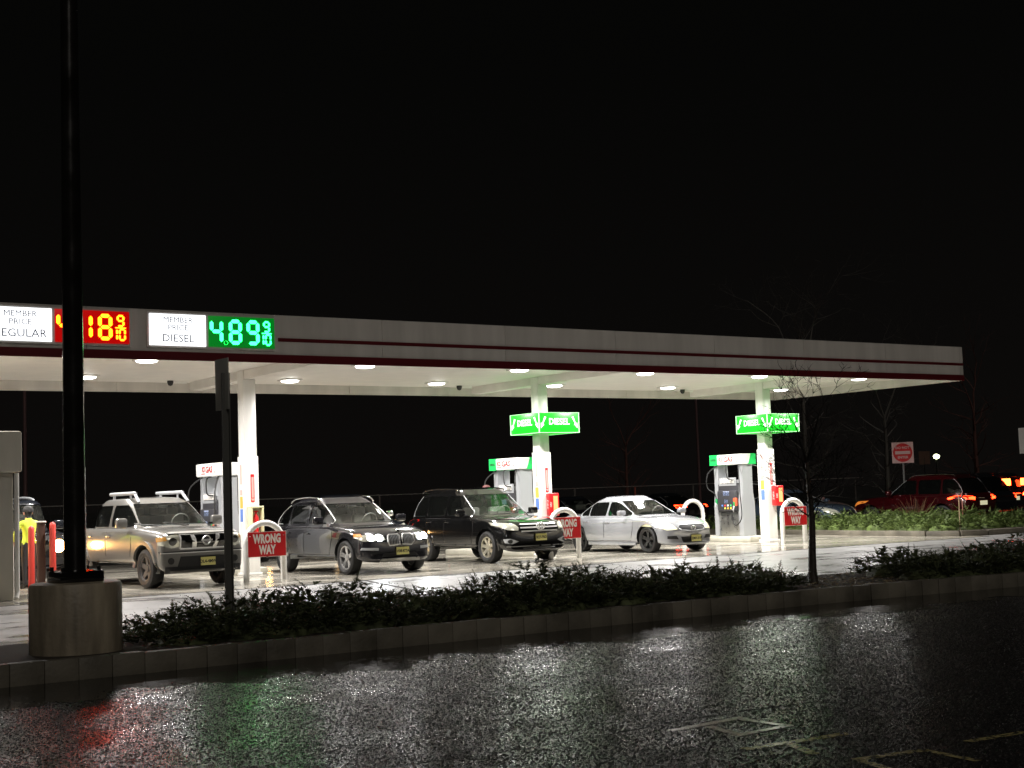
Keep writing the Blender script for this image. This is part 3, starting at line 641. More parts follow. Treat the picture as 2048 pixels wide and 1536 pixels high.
M_hdr = mat('lit_header', (.85, .85, .82), .35, emit=(1, .98, .93), es=.10)
M_hdrg = mat('lit_header_green', (.02, .45, .10), .35, emit=(.01, .7, .12), es=.12)
M_gastxt = mat('gas_lettering', (.45, .015, .015), .4)
M_scr = mat('screen', (.5, .55, .7), .3, emit=(.6, .7, 1), es=1.1)
def pump(x, y, green, label):
    t = empty('fuel_pump', (x+.28, y+.62, .15), label=label, cat='fuel pump', group='fuel pumps under the canopy')
    # local: x -.25..+.25 (thin), y -.6..+.6 (long face looks along -x and +x)
    m1 = MB(); m1.box((0, 0, 2.25), (.56, 1.36, .30), 0, 0, .035)
    if green:
        for s_ in (-1, 1): m1.prism([(-.29, 2.095), (.29, 2.095), (.29, 2.405), (-.29, 2.405)], (0, s_*.36+.18*(s_ < 0)*0, 0), (1, 0, 0), (0, 0, 1), (0, s_*.325, 0), 1) if s_ > 0 else m1.prism([(-.02, 2.095), (.29, 2.095), (.29, 2.405), (.10, 2.405)], (0, -.685, 0), (1, 0, 0), (0, 0, 1), (0, .06, 0), 1)
    m1.build('header', [M_hdr, M_hdrg], t)
    for s_ in (-1, 1):
        m1 = MB(); a_ = (0, -s_*1, 0) if s_ > 0 else (0, 1, 0)
        a_ = (0, -1, 0) if s_ < 0 else (0, 1, 0)
        o_ = Vector((s_*.284, 0, 2.25))
        text_mb(m1, 'GAS', o_+Vector(a_)*.10+Vector((0, 0, .0)), a_, (0, 0, 1), .20, .002, .006, sx=1.05, shear=.15)
        text_mb(m1, 'KS', o_-Vector(a_)*.22+Vector((0, 0, .01)), a_, (0, 0, 1), .17, .002, .006, sx=.9, shear=.1)
        m1.box((o_.x, -a_[1]*.22, 2.165), (.004, .22, .018))
        m1.build('lettering', M_gastxt, t, 0)
        m1 = MB(); text_mb(m1, '4', o_+Vector(a_)*.46+Vector((0, 0, -.06)), a_, (0, 0, 1), .10, .002, .003)
        if green: text_mb(m1, 'DIESEL', o_-Vector(a_)*.52+Vector((s_*.008, 0, 0)), a_, (0, 0, 1), .085, .002, .002)
        m1.build('number', M_ink if not green else M_ink, t, 0)
    for s_ in (-1, 1):   # end posts
        m1 = MB(); m1.prism([(-.17, 0), (-.25, 0), (-.25, 1.0), (-.20, 1.25), (-.20, 2.1), (.20, 2.1), (.20, 1.25), (.25, 1.0), (.25, 0), (.17, 0)], (0, s_*.60, 0), (1, 0, 0), (0, 0, 1), (0, -s_*.17, 0))
        m1.build('end_post', M_silver, t, 20)
    m1 = MB(); m1.box((0, 0, .35), (.44, .855, .70), 0, 0, .01); m1.build('lower_cabinet', M_steel, t)
    m1 = MB(); m1.box((0, 0, 1.12), (.46, .855, .82), 0, 0, .02); m1.box((-.03, 0, 1.04), (.58, .80, .62), 0, 0, .05); m1.build('control_head', mat('pump_grey', (.045, .045, .05), .4), t)
    for s_ in (-1,):
        m1 = MB(); m1.box((s_*.315, 0, 1.25), (.01, .26, .12)); m1.box((s_*.315, .02, 1.02), (.01, .16, .10)); m1.build('screen', M_scr, t, 0)
        m1 = MB(); m1.box((s_*.314, 0, 1.13), (.008, .3, .09)); m1.build('price_display', M_black, t, 0)
        cols = [(.05, .5, .15), (.8, .75, .7), (.6, .05, .05), (.1, .2, .6), (.8, .5, .05), (.8, .45, .05), (.75, .7, .1)]
        m1 = MB(); mats_ = []
        for k, c in enumerate(cols):
            mats_.append(mat('key_%d' % k, c, .4, emit=c, es=.5)); m1.box((s_*.316, -.18+.12*(k % 4), .90-.08*(k//4)), (.012, .06, .05), k)
        m1.build('keypad', mats_, t, 0)
        m1 = MB(); m1.box((s_*.30, -.36, 1.0), (.06, .13, .24), 0, 0, .01); m1.build('card_reader', mat('reader_orange', (.8, .12, .05), .4), t)
        m1 = MB()
        for k in range(5): m1.box((s_*.25, -.24+.12*k, 1.62), (.04, .085, .13), 0, 0, .01)
        m1.box((s_*.235, 0, 1.60), (.02, .72, .24), 1); m1.build('grade_panel', [M_signwhite, M_silver], t)
    m1 = MB(); m1.box((0, 0, 1.60), (.40, .855, .10)); m1.build('shelf', M_silver, t, 0)
    def hose(pts, nz=True):
        m2 = MB(); P = [Vector(p) for p in pts]; Q = []
        for i in range(len(P)-1):
            p0, p1, p2, p3 = P[max(i-1, 0)], P[i], P[i+1], P[min(i+2, len(P)-1)]
            for k in range(6):
                u = k/6; Q.append(.5*((2*p1)+(-p0+p2)*u+(2*p0-5*p1+4*p2-p3)*u*u+(-p0+3*p1-3*p2+p3)*u**3))
        Q.append(P[-1]); m2.tube(Q, .017, 6); m2.build('hose', M_rubber, t, 60)
    hose([(-.2, -.45, 2.1), (-.36, -.62, 1.75), (-.40, -.68, 1.2), (-.42, -.72, .55), (-.42, -.45, .32), (-.40, -.30, .6), (-.34, -.34, .86)])
    hose([(-.2, .45, 2.1), (-.46, .60, 1.85), (-.48, .62, 1.45), (-.36, .44, 1.25), (-.32, .42, 1.0)])
    hose([(.2, -.45, 2.1), (.50, -.66, 1.95), (.56, -.70, 1.5), (.40, -.5, 1.5), (.3, -.3, 1.6)])
    hose([(-.1, .2, 2.1), (-.3, .0, 2.02), (-.34, -.12, 1.7), (-.28, -.3, 1.65)])
    for (yy, zz) in ((-.34, .93), (.42, 1.02)):
        m1 = MB(); m1.box((-.30, yy, zz), (.10, .06, .16), 0, 0, .015); m1.tube([(-.33, yy, zz-.05), (-.38, yy, zz-.16), (-.36, yy, zz-.22)], [.03, .02, .012], 8, 1)
        m1.build('nozzle', [mat('nozzle_green', (.02, .30, .08), .4), M_silver], t)
    return t
pump(13.15, 30.78, 0, 'silver fuel pump with white GAS header, left of the left column')
pump(21.50, 30.82, 1, 'silver fuel pump with green and white GAS header, behind the black SUV')
pump(29.45, 30.80, 1, 'silver fuel pump with green and white GAS header right of the white sedan')

# attendant booth at left edge
t = empty('attendant_booth', (5.7, 26.6, 0), label='grey painted booth with wider top band at the left picture edge', cat='booth')
m1 = MB(); m1.box((0, 1.4, 1.15), (3.3, 3.2, 2.3), 0, 0, .01); M_booth = mat('booth_wall', (.50, .48, .42), .5, vary=.08, vs=3, streak=.2); m1.build('wall', M_booth, t)
m1 = MB(); m1.box((0, 1.4, 2.66), (3.55, 3.5, .74), 0, 0, .04); m1.build('roof_band', M_booth, t)
m1 = MB(); m1.tube([(1.70, -.24, 2.28), (1.70, -.24, .16), (1.66, -.32, .04)], .045, 10); m1.build('downpipe', M_white, t)

# ---------------------------------------------------------------- street light pole on its concrete base
t = empty('street_light', (4.62, 14.42, .15), label='tall black street light pole on a round concrete base at left', cat='street light')
M_base = mat('cast_concrete', (.30, .255, .185), .5, vary=.45, vs=6, bump=.5, bs=18, streak=.16)
m1 = MB(); m1.lathe([(.44, -.12), (.45, .0), (.45, .655), (.435, .69), (.40, .70), (.001, .70)], 48, 'z'); m1.build('concrete_base', M_base, t, 35)
m1 = MB(); m1.box((0, 0, .755), (.44, .44, .11), 0, 0, .01); m1.box((0, 0, .73), (.36, .36, .18), 0, 0, .03)
for sx in (-1, 1):
    for sy in (-1, 1): m1.cyl((sx*.18, sy*.18, .80), .02, .05, 8)
m1.build('base_cover', M_gloss, t)
m1 = MB(); m1.tube([(0, 0, .70), (0, 0, 8.6)], [.112, .078], 20); m1.build('pole', mat('pole_black', (.010, .009, .008), .22, 0, .5, vary=.3, vs=3), t, 50)
m1 = MB(); m1.box((.5, 0, 8.55), (.9, .09, .09)); m1.box((1.0, 0, 8.5), (.65, .36, .14), 0, 0, .03); m1.build('lamp_head', M_gloss, t)

# sign seen from behind on a thin dark post
t = empty('street_sign', (6.52, 15.0, .15), YAW*-.2, label='white street sign seen edge-on on a thin dark post, left of the left column', cat='sign')
m1 = MB(); m1.box((-.038, 0, 1.44), (.012, .05, 2.9)); m1.box((.038, 0, 1.44), (.012, .05, 2.9)); m1.box((0, .02, 1.44), (.07, .012, 2.9)); m1.build('post', mat('post_steel', (.11, .11, .10), .5, .3), t, 0)
m1 = MB(); m1.box((0, 0, 0), (.010, .33, .58), 0, 0, .004); s_ = m1.build('sign_plate', mat('plate_back', (.5, .5, .46), .45, .3), t); s_.location = (-.01, .10, 2.77); s_.rotation_euler = (0, 0, R(10))

# DO NOT ENTER sign
t = empty('no_entry_sign', (40.4, 34.0, 0), R(-48), label='square white sign with red DO NOT ENTER disc above the parked cars', cat='sign')
m1 = MB(); m1.tube([(0, .02, 0), (0, .02, 2.9)], .035, 8); m1.build('post', mat('post_grey', (.2, .2, .2), .5), t)
m1 = MB(); m1.box((0, -.03, 2.6), (.74, .008, .74), 0, 0, .002); m1.build('sign_plate', mat('dne_white', (.70, .45, .45), .5), t, 0)
m1 = MB(); m1.lathe([(.33, 0), (.33, .006), (.001, .006)], 32, 'y', (0, -.042, 2.6)); m1.build('disc', M_signred, t, 0)
m1 = MB(); m1.box((0, -.0445, 2.6), (.52, .004, .11)); text_mb(m1, 'DO NOT', (0, -.044, 2.77), (1, 0, 0), (0, 0, 1), .12, .002, .004); text_mb(m1, 'ENTER', (0, -.044, 2.43), (1, 0, 0), (0, 0, 1), .12, .002, .004); m1.build('lettering', mat('dne_white', (.7, .45, .45)), t, 0)
# white sign at the right edge
t = empty('street_sign', (27.95, 20.0, 0), R(-52), label='white sign plate cut off by the right picture edge', cat='sign')
m1 = MB(); m1.tube([(.1, .03, 0), (.1, .03, 2.8)], .03, 8); m1.build('post', MATS['post_grey'], t)
m1 = MB(); m1.box((.08, 0, 2.39), (.46, .008, .58), 0, 0, .003); m1.build('sign_plate', M_signwhite, t, 0)
# dim sign post and far lamp
t = empty('street_light', (74.5, 60, 0), label='small distant lamp shining right of the do not enter sign', cat='street light')
m1 = MB(); m1.tube([(0, 0, 0), (0, 0, 3.0)], .06, 8); m1.build('pole', M_black, t)
m1 = MB(); m1.lathe([(.001, -.16), (.16, -.08), (.2, .05), (.1, .15), (.001, .17)], 16, 'z', (0, 0, 3.1)); m1.build('lamp', mat('far_lamp', (1, 1, 1), emit=(.95, 1, .55), es=14), t)
t = empty('street_sign', (66, 54, 0), R(-50), label='dark unlit sign on a post just left of the small distant lamp', cat='sign')
m1 = MB(); m1.tube([(0, .03, 0), (0, .03, 2.9)], .04, 8); m1.build('post', M_black, t); m1 = MB(); m1.box((0, 0, 2.9), (.6, .01, .75), 0); m1.build('sign_plate', mat('dark_plate', (.10, .05, .03), .6), t, 0)
# thin poles against the dark
for (x, y, lb) in ((54.2, 60, 'faint thin pole beyond the fence behind the white sedan'), (17.2, 60, 'faint thin pole behind the cab of the pickup truck')):
    m1 = MB(); m1.tube([(0, 0, 0), (0, 0, 7.0)], [.09, .06], 8); tag(m1.build('utility_pole', mat('pole_dim', (.10, .05, .05), .6), loc=(x, y, 0)), lb, 'pole', 'faint poles in the dark')
# fence with thin top rail
t = empty('wire_fence', (40, 50, 0), label='long low wire fence with thin top rail running behind the cars', cat='fence')
m1 = MB(); m1.tube([(-34, 8, 1.78), (-16, 5, 1.78), (4, 1, 1.80), (14, -2, 1.85)], .022, 6); m1.build('top_rail', mat('rail_grey', (.30, .28, .26), .4, .5), t)
fm = mat('post_red', (.5, .12, .08), .5)
for k in range(17):
    u = k/16; x = -34+48*u; y = 8-9.5*u; m1 = MB(); m1.box((x, y, .89), (.05, .05, 1.75)); m1.build('fence_post', fm if k in (6, 9, 12) else MATS['rail_grey'], t, 0)
m1 = MB()
for k in range(17*6):
    u = k/(17*6); x = -34+48*u; y = 8-9.5*u
    m1.tube([(x, y, .1), (x+.5, y-.1, 1.75)], .004, 3, cap=False); m1.tube([(x+.5, y-.1, .1), (x, y, 1.75)], .004, 3, cap=False)
m1.build('wire_mesh', mat('wire', (.12, .12, .12), .5, .5), t, 0)

# ================================================================== VEHICLES
def lerp_levels(lv, z, k):
    if z <= lv[0][0]: return lv[0][k]
    for a, b in zip(lv[:-1], lv[1:]):
        if z <= b[0]: return a[k]+(b[k]-a[k])*(z-a[0])/(b[0]-a[0])
    return lv[-1][k]

def paint(name, c, metal=.35, rough=.28, coat=1.0):
    return mat(name, c, rough, metal, coat)

def body_mesh(S):
    mb = MB(); T = []
    xf_ax = S['xF']; xr_ax = S['xR']; xf = S['st'][-1][0]; xr = S['st'][0][0]
    for st in S['st']:
        x, zb, zt, wd = st[:4]; c = st[4] if len(st) > 4 else 0
        h = zt-zb; bm_ = S.get('waist', .5)
        half = [(0, zb), (.80*wd, zb), (.955*wd, zb+.05), (.985*wd, zb+.16*h), (wd, zb+bm_*h), (.985*wd, zb+.80*h), (.945*wd, zt-.03), (.86*wd, zt+c*.35), (.5*wd, zt+c*.85), (0, zt+c)]
        ring = [(y, z) for y, z in half]+[(-y, z) for y, z in half[-2:0:-1]]
        T.append((x, wd, ring))
    n = len(T[0][2])
    for x, wd, ring in T:
        for y, z in ring:
            xx = x; u = min(1, abs(y)/S['W']*2)
            if x > xf_ax: xx = x-S.get('bf', .2)*u**3.2*((x-xf_ax)/(xf-xf_ax))**1.3
            if x < xr_ax: xx = x+S.get('br', .12)*u**3.2*((x-xr_ax)/(xr-xr_ax))**1.3
            mb.v.append((xx, y, z))
    for i in range(len(T)-1):
        for k in range(n): mb.f.append((i*n+k, i*n+(k+1) % n, (i+1)*n+(k+1) % n, (i+1)*n+k))
    for base, flip in ((0, 0), ((len(T)-1)*n, 1)):       # caps as strips of quads between mirrored points
        for k in range(n//2):
            a, b, c_, d = base+k, base+k+1, base+(n-k-1) % n, base+(n-k) % n
            q = [a, b, c_, d]; q = [i for j, i in enumerate(q) if i not in q[:j]]
            if len(q) > 2: mb.f.append(tuple(q))
    mb.m = [0]*len(mb.f); return mb

def cabin_mesh(S):
    lv = S['lv']; N = 40; mb = MB(); H = lv[-1][0]; xm = (lv[-1][1]+lv[-1][2])/2; hl = (lv[0][2]-lv[0][1])/2
    def ring(z, xr, xf_, y, s=1., dz=0):
        cx_ = (xr+xf_)/2; a = (xf_-xr)/2*s; b = y*s
        for k in range(N):
            th = 2*math.pi*(k+.5)/N; c, s_ = math.cos(th), math.sin(th); e = 2/6.5
            px = cx_+a*math.copysign(abs(c)**e, c); py_ = b*math.copysign(abs(s_)**e, s_)
            zz = z+dz-S.get('droop', .03)*((px-xm-S.get('dx', 0))/hl)**2*max(0, (z-lv[0][0])/(H-lv[0][0]))
            mb.v.append((px, py_, zz))
    for (z, a, b, y) in lv: ring(z, a, b, y)
    z, a, b, y = lv[-1]
    for s, dz in ((.96, .018), (.8, .035), (.5, .048), (.2, .052)): ring(z, a, b, y, s, dz)
    L = len(lv)+4
    for i in range(L-1):
        for k in range(N): mb.f.append((i*N+k, i*N+(k+1) % N, (i+1)*N+(k+1) % N, (i+1)*N+k))
    mb.f.append(tuple(range(N-1, -1, -1))); mb.f.append(tuple((L-1)*N+k for k in range(N)))
    mb.m = [0]*len(mb.f); return mb

def bvh_of(ob): return BVHTree.FromPolygons([v.co for v in ob.data.vertices], [tuple(p.vertices) for p in ob.data.polygons])

VIEW = {'R': (lambda a, b: (a, -4, b), Vector((0, 1, 0))), 'L': (lambda a, b: (a, 4, b), Vector((0, -1, 0))),
        'F': (lambda a, b: (5, a, b), Vector((-1, 0, 0))), 'B': (lambda a, b: (-5, a, b), Vector((1, 0, 0))), 'T': (lambda a, b: (a, b, 4), Vector((0, 0, -1)))}
def decal(name, poly, view, bvh, mats, parent, off=.006, depth=.012, grid=.09, mb=None, mi=0, flat=False):
    """a panel cut to a 2-D outline and laid on the body surface, with real thickness"""
    fn, d = VIEW[view]
    bm = bmesh.new(); vs = [bm.verts.new((p[0], p[1], 0)) for p in poly]; bm.faces.new(vs)
    for ax in (0, 1):
        lo = min(p[ax] for p in poly); hi = max(p[ax] for p in poly); q = lo+grid
        while q < hi-1e-3:
            bmesh.ops.bisect_plane(bm, geom=bm.verts[:]+bm.edges[:]+bm.faces[:], plane_co=(q if ax == 0 else 0, q if ax == 1 else 0, 0), plane_no=(1, 0, 0) if ax == 0 else (0, 1, 0)); q += grid
    bm.verts.index_update(); P = []; ok = []
    for v in bm.verts:
        o = Vector(fn(v.co.x, v.co.y)); hit = bvh.ray_cast(o, d, 12)
        if hit[0] is None or hit[3] > 7.5: P.append(None)
        else: P.append((hit[0], hit[1] if hit[1].dot(d) < 0 else -hit[1]))
    good = [p for p in P if p]
    if not good: bm.free(); return None
    for i, p in enumerate(P):
        if p is None:
            c = bm.verts[:][i].co; j = min((k for k in range(len(P)) if P[k]), key=lambda k: (bm.verts[:][k].co-c).length)
            src = P[j]; o = Vector(fn(c.x, c.y)); t = (src[0]-o).dot(d); P[i] = (o+d*t, src[1])
    if flat:
        t = min((p[0]-Vector(fn(0, 0))).dot(d) for p in P)
        vl = bm.verts[:]; P = [(Vector(fn(v.co.x, v.co.y))+d*t, -d) for v in vl]
    A = [p+(-d*.75+nn*.25)*off for p, nn in P]; B = [a+d*(off+depth) for a in A]; n = len(A)
    F = [tuple(v.index for v in f.verts) for f in bm.faces]
    be = [e for e in bm.edges if len(e.link_faces) == 1]
    F += [(e.verts[0].index, e.verts[1].index, e.verts[1].index+n, e.verts[0].index+n) for e in be]
    bm.free()
    own = mb is None; mb = mb or MB(); mb.add(A+B, F, mi)
    return mb.build(name, mats, parent, 35) if own else mb

def boolean(ob, cutters):
    for c in cutters:
        m = ob.modifiers.new('b', 'BOOLEAN'); m.operation = 'DIFFERENCE'; m.solver = 'EXACT'; m.object = c
    eval_mesh(ob)
    for c in cutters: me = c.data; bpy.data.objects.remove(c); bpy.data.meshes.remove(me)

def wheel(parent, x, y, S, side):
    Rr, tw = S['R'], S['tw']; rr = S.get('rim', .68)*Rr
    o = -1 if side == 'R' else 1
    hub = MB(); hub.lathe([(rr*.55, -.02), (rr*.55, .02), (.001, .02)], 16, 'y'); hub.lathe([(.03, o*.0), (.03, o*.06), (.001, o*.06)], 10, 'y')
    w_ = hub.build('wheel', mat('brake_disc', (.12, .11, .10), .5, .7), parent, 40); w_.location = (x, y, Rr)
    h = tw/2; ty = MB()
    ty.lathe([(rr*.97, -h*.78), (rr*1.05, -h*.93), ((rr+Rr)/2, -h*1.04), (Rr*.965, -h*.88), (Rr*.995, -h*.6), (Rr, 0), (Rr*.995, h*.6), (Rr*.965, h*.88), ((rr+Rr)/2, h*1.04), (rr*1.05, h*.93), (rr*.97, h*.78)], 40, 'y', closed=True)
    ty.build('tyre', M_rubber, w_, 30)
    rm = MB(); f_ = o*h*.72
    rm.lathe([(rr, f_), (rr*.985, f_+o*.012), (rr*.93, f_+o*.008), (rr*.90, f_-o*.03), (rr*.90, -f_*.6), (rr*.98, -f_*.6)], 40, 'y')
    ns = S.get('spokes', 5)
    for k in range(ns):
        for dd in ((-.13, .13) if S.get('split') else (0,)):
            a = 2*math.pi*k/ns+.3; a1 = a+dd*1.1; wi, wo = S.get('sw', (.045, .03))
            ca, sa = math.cos(a), math.sin(a); c1, s1 = math.cos(a1), math.sin(a1)
            P = []
            for (r_, cc, ss, ww, yy) in ((.02, ca, sa, wi, f_-o*.035), (rr*.93, c1, s1, wo, f_-o*.004)):
                for q in (-1, 1):
                    for yo in (0, -o*.03): P.append((r_*cc-q*ww*ss, yy+yo, r_*ss+q*ww*cc))
            rm.add(P, [(0, 2, 6, 4), (1, 5, 7, 3), (0, 4, 5, 1), (2, 3, 7, 6), (0, 1, 3, 2), (4, 6, 7, 5)])
    rm.lathe([(.075, f_-o*.04), (.07, f_-o*.015), (.001, f_-o*.012)], 16, 'y')
    rm.build('rim', S['rimmat'], w_, 30)
    dk = MB(); dk.lathe([(rr*.9, 0), (.001, 0)], 24, 'y', (0, -f_*.25, 0)); dk.build('wheel_back', M_black, w_, 0)
    return w_

def vehicle(S, name, loc, rz, detail=True):
    root = empty(name, loc, rz, label=S['label'], cat=S['cat'], group=S.get('group'))
    P = S['paint']; W = S['W']; L = S['L']
    b = body_mesh(S).build('body', [P, M_black], root, 0)
    b.modifiers.new('s', 'SUBSURF').levels = 2; b.parent = None; eval_mesh(b)
    bvh = bvh_of(b)
    cut = []
    for x in (S['xF'], S['xR']):
        for s_ in (-1, 1):
            c = MB(); ra = S['R']+S.get('wg', .06); c.tube([(x, s_*(W/2+.3), S['R']+.01), (x, s_*(W/2-S['tw']-.06), S['R']+.01)], ra, 32, 1)
            cut.append(c.build('c', [P, M_black], None, 0))
    if S.get('bedbox'):
        x0, x1, y_, z0 = S['bedbox']; c = MB(); c.box(((x0+x1)/2, 0, z0+.5), (x1-x0, 2*y_, 1.), 1); cut.append(c.build('c', [P, M_black], None, 0))
    boolean(b, cut)
    b.data.polygons.foreach_set('use_smooth', [True]*len(b.data.polygons)); b.data.set_sharp_from_angle(angle=R(32)); b.parent = root
    # cabin
    lv = S['lv']; zb, H = lv[0][0], lv[-1][0]
    c_ = cabin_mesh(S).build('cabin', [P, M_black], None, 0); cb_ = bvh_of(c_)
    zs = [S['wz0']+(S['wz1']-S['wz0'])*k/6 for k in range(7)]
    wins = []
    for (xa, xb) in S['win']:
        lft, rgt = [], []
        for k, z in enumerate(zs):
            inset = .025 if k in (0, 6) else 0
            l_ = max(xa, lerp_levels(lv, z, 1)+S.get('mr', .15))+inset; r_ = min(xb, lerp_levels(lv, z, 2)-S.get('mf', .10))-inset
            if r_-l_ < .05: l_, r_ = (l_+r_)/2-.02, (l_+r_)/2+.02
            lft.append((l_, z)); rgt.append((r_, z))
        wins.append(lft+rgt[::-1])
    cut = []
    for pl in wins:
        c = MB(); c.prism(pl, (0, -2, 0), (1, 0, 0), (0, 0, 1), (0, 4, 0), 1); cut.append(c.build('c', [P, M_black], None, 0))
    fw_ = [(lerp_levels(lv, z, 3)-.10, z) for z in (zs[0], zs[3], zs[5], S['wz1']+.02)]
    scr = [(-y, z) for y, z in fw_]+[(y, z) for y, z in fw_[::-1]]
    c = MB(); c.prism(scr, (-4, 0, 0), (0, 1, 0), (0, 0, 1), (8, 0, 0), 1); cut.append(c.build('c', [P, M_black], None, 0))
    boolean(c_, cut)
    c_.data.polygons.foreach_set('use_smooth', [True]*len(c_.data.polygons)); c_.data.set_sharp_from_angle(angle=R(35)); c_.parent = root
    # glass
    for pl in wins:
        for v in 'RL': decal('side_window', pl, v, cb_, S.get('gs', M_glass_s), root, -.012, .0, .3)
    decal('windscreen', scr, 'F', cb_, M_glass_f, root, -.012, 0, .2)
    decal('rear_window', scr, 'B', cb_, M_glass_d, root, -.012, 0, .3)
    if S.get('wintrim'):
        zt0, zt1 = S['wz0']-.02, S['wz1']+.02; mb = MB()
        allx = [(max(S['win'][0][0], lerp_levels(lv, z, 1)+S.get('mr', .15))-.02, z) for z in zs]+[(min(S['win'][-1][1], lerp_levels(lv, z, 2)-S.get('mf', .10))+.02, z) for z in zs[::-1]]
        for v in 'RL':
            fn, d = VIEW[v]; pts = []
            for p in allx+[allx[0]]:
                h_ = cb_.ray_cast(Vector(fn(*p)), d, 12)
                if h_[0]: pts.append(h_[0]-d*.004)
            mb.tube(pts, S['wintrim'][1], 5)
        mb.build('window_trim', S['wintrim'][0], root, 40)
    # interior
    xf0 = lv[0][2]; xr0 = lv[0][1]; yb = lv[0][3]
    mb = MB(); mb.box(((xf0+xr0)/2, 0, zb+.005), ((xf0-xr0)*.88, yb*1.75, .03)); mb.box((xf0-.42, 0, zb+.05), (.42, yb*1.6, .09), 0, 0, .03); mb.build('dashboard', M_dark, root)
    rows = S.get('seats', (.05, -.85)); xs0 = S.get('seatx', 0)
    for x in rows:
        for y in (-.38, .38):
            mb = MB(); mb.box((x+xs0, y, zb+.12), (.14, .46, .34), 0, 0, .05); mb.box((x+xs0-.03, y, zb+.37), (.09, .25, .16), 0, 0, .04); mb.build('seat', M_seat, root)
    mb = MB(); sx = xf0-.72; pts = [(sx+.05*math.cos(a), .38+.19*math.sin(a), zb+.13+.17*math.cos(a)) for a in [2*math.pi*k/16 for k in range(17)]]
    mb.tube(pts, .016, 6); mb.tube([(sx, .20, zb+.13), (sx, .56, zb+.13)], .014, 6); mb.build('steering_wheel', mat('wheel_grip', (.16, .15, .14), .5), root, 60)
    if S.get('mirrorin', True):
        mb = MB(); mb.box((lerp_levels(lv, S['wz1']-.06, 2)-.10, 0, S['wz1']-.06), (.03, .22, .06), 0, 0, .01); mb.build('rear_view_mirror', M_black, root)
    # wheels
    for x in (S['xF'], S['xR']):
        for sd_, s_ in (('R', -1), ('L', 1)): wheel(root, x, s_*(W/2-S['tw']/2-.025), S, sd_)
    # doors with handles
    for (pl, hx, hz) in S.get('doors', []):
        for v, s_ in (('R', -1), ('L', 1)):
            mb = MB(); decal('', pl, v, bvh, None, None, .0025, .004, .12, mb, 1)
            cxx = sum(p[0] for p in pl)/len(pl); cz = sum(p[1] for p in pl)/len(pl)
            ins = [(p[0]+(.012 if p[0] < cxx else -.012), p[1]+(.012 if p[1] < cz else -.004)) for p in pl]
            decal('', ins, v, bvh, None, None, .006, .008, .12, mb, 0)
            dr = mb.build('door', [P, M_black], root, 30)
            hit = bvh.ray_cast(Vector((hx, s_*4, hz)), Vector((0, -s_, 0)), 12)
            if hit[0]:
                hb = MB(); hb.box((hx, hit[0].y+s_*.03, hz), (.19, .025, .032), 0, 0, .01); hb.box((hx-.07, hit[0].y+s_*.015, hz), (.03, .04, .026)); hb.box((hx+.07, hit[0].y+s_*.015, hz), (.03, .04, .026)); hb.build('handle', S.get('handle', P), dr)
    # mirrors
    mx = lv[0][2]-S.get('mirx', .42); mz = S['wz0']+.07
    for s_ in (-1, 1):
        mb = MB(); mb.box((mx, s_*(W/2+.115), mz), (.13, .24, S.get('mirh', .17)), 0, 0, .045); mb.box((mx+.02, s_*(W/2-.01), mz-.06), (.06, .12, .04), 1); mb.build('mirror', [S.get('mirmat', P), M_black], root)
    # arches
    if S.get('archw'):
        for x in (S['xF'], S['xR']):
            for v in 'RL':
                ra = S['R']+S.get('wg', .06); n = 18; a0 = -.15
                out_ = [(x+(ra+S['archw'])*math.cos(a0+(math.pi-2*a0)*k/n), S['R']+(ra+S['archw'])*math.sin(a0+(math.pi-2*a0)*k/n)) for k in range(n+1)]
                in_ = [(x+(ra+.0)*math.cos(a0+(math.pi-2*a0)*k/n), S['R']+(ra+.0)*math.sin(a0+(math.pi-2*a0)*k/n)) for k in range(n+1)]
                mb = MB()
                for k in range(n): decal('', [out_[k], out_[k+1], in_[k+1], in_[k]], v, bvh, None, None, S.get('archo', .02), .02, .3, mb)
                mb.build('wheel_arch', S.get('archmat', P), root, 60)
    if S.get('sill'):
        x0, x1, z0, z1 = S['sill']
        for v in 'RL': decal('sill', [(x0, z0), (x1, z0), (x1, z1), (x0, z1)], v, bvh, S.get('sillmat', M_black), root, .03, .03, .3)
    # generic front pieces: (name, polygon(s), material, off, flat)
    for (nm, pl, m_, off, mirror) in S.get('front', []):
        decal(nm, pl, 'F', bvh, m_, root, off, .02, .06)
        if mirror: decal(nm, [(-y, z) for y, z in pl][::-1], 'F', bvh, m_, root, off, .02, .06)
    for (nm, pl, m_, off, mirror) in S.get('rear', []):
        decal(nm, pl, 'B', bvh, m_, root, off, .02, .08)
        if mirror: decal(nm, [(-y, z) for y, z in pl][::-1], 'B', bvh, m_, root, off, .02, .08)
    for (nm, pl, m_, off) in S.get('top', []): decal(nm, pl, 'T', bvh, m_, root, off, .01, .1)
    def fx(y, z):
        h_ = bvh.ray_cast(Vector((5, y, z)), Vector((-1, 0, 0)), 12); return h_[0].x if h_[0] else L/2
    if S.get('plate'):
        y, z, txt = S['plate']; x = max(fx(y-.13, z), fx(y+.13, z), fx(y, z+.06))+.03
        mb = MB(); mb.box((x, y, z), (.016, .31, .16), 0, 0, .003); pl_ = mb.build('number_plate', M_plate, root)
        mb = MB(); text_mb(mb, txt, (x+.009, y, z-.005), (0, 1, 0), (0, 0, 1), .085, .001, .003, sx=.95); mb.build('lettering', M_ink, pl_, 0)
    if S.get('rails'): S['rails'](root, lv)
    if S.get('extra'): S['extra'](root, bvh, fx)
    return root

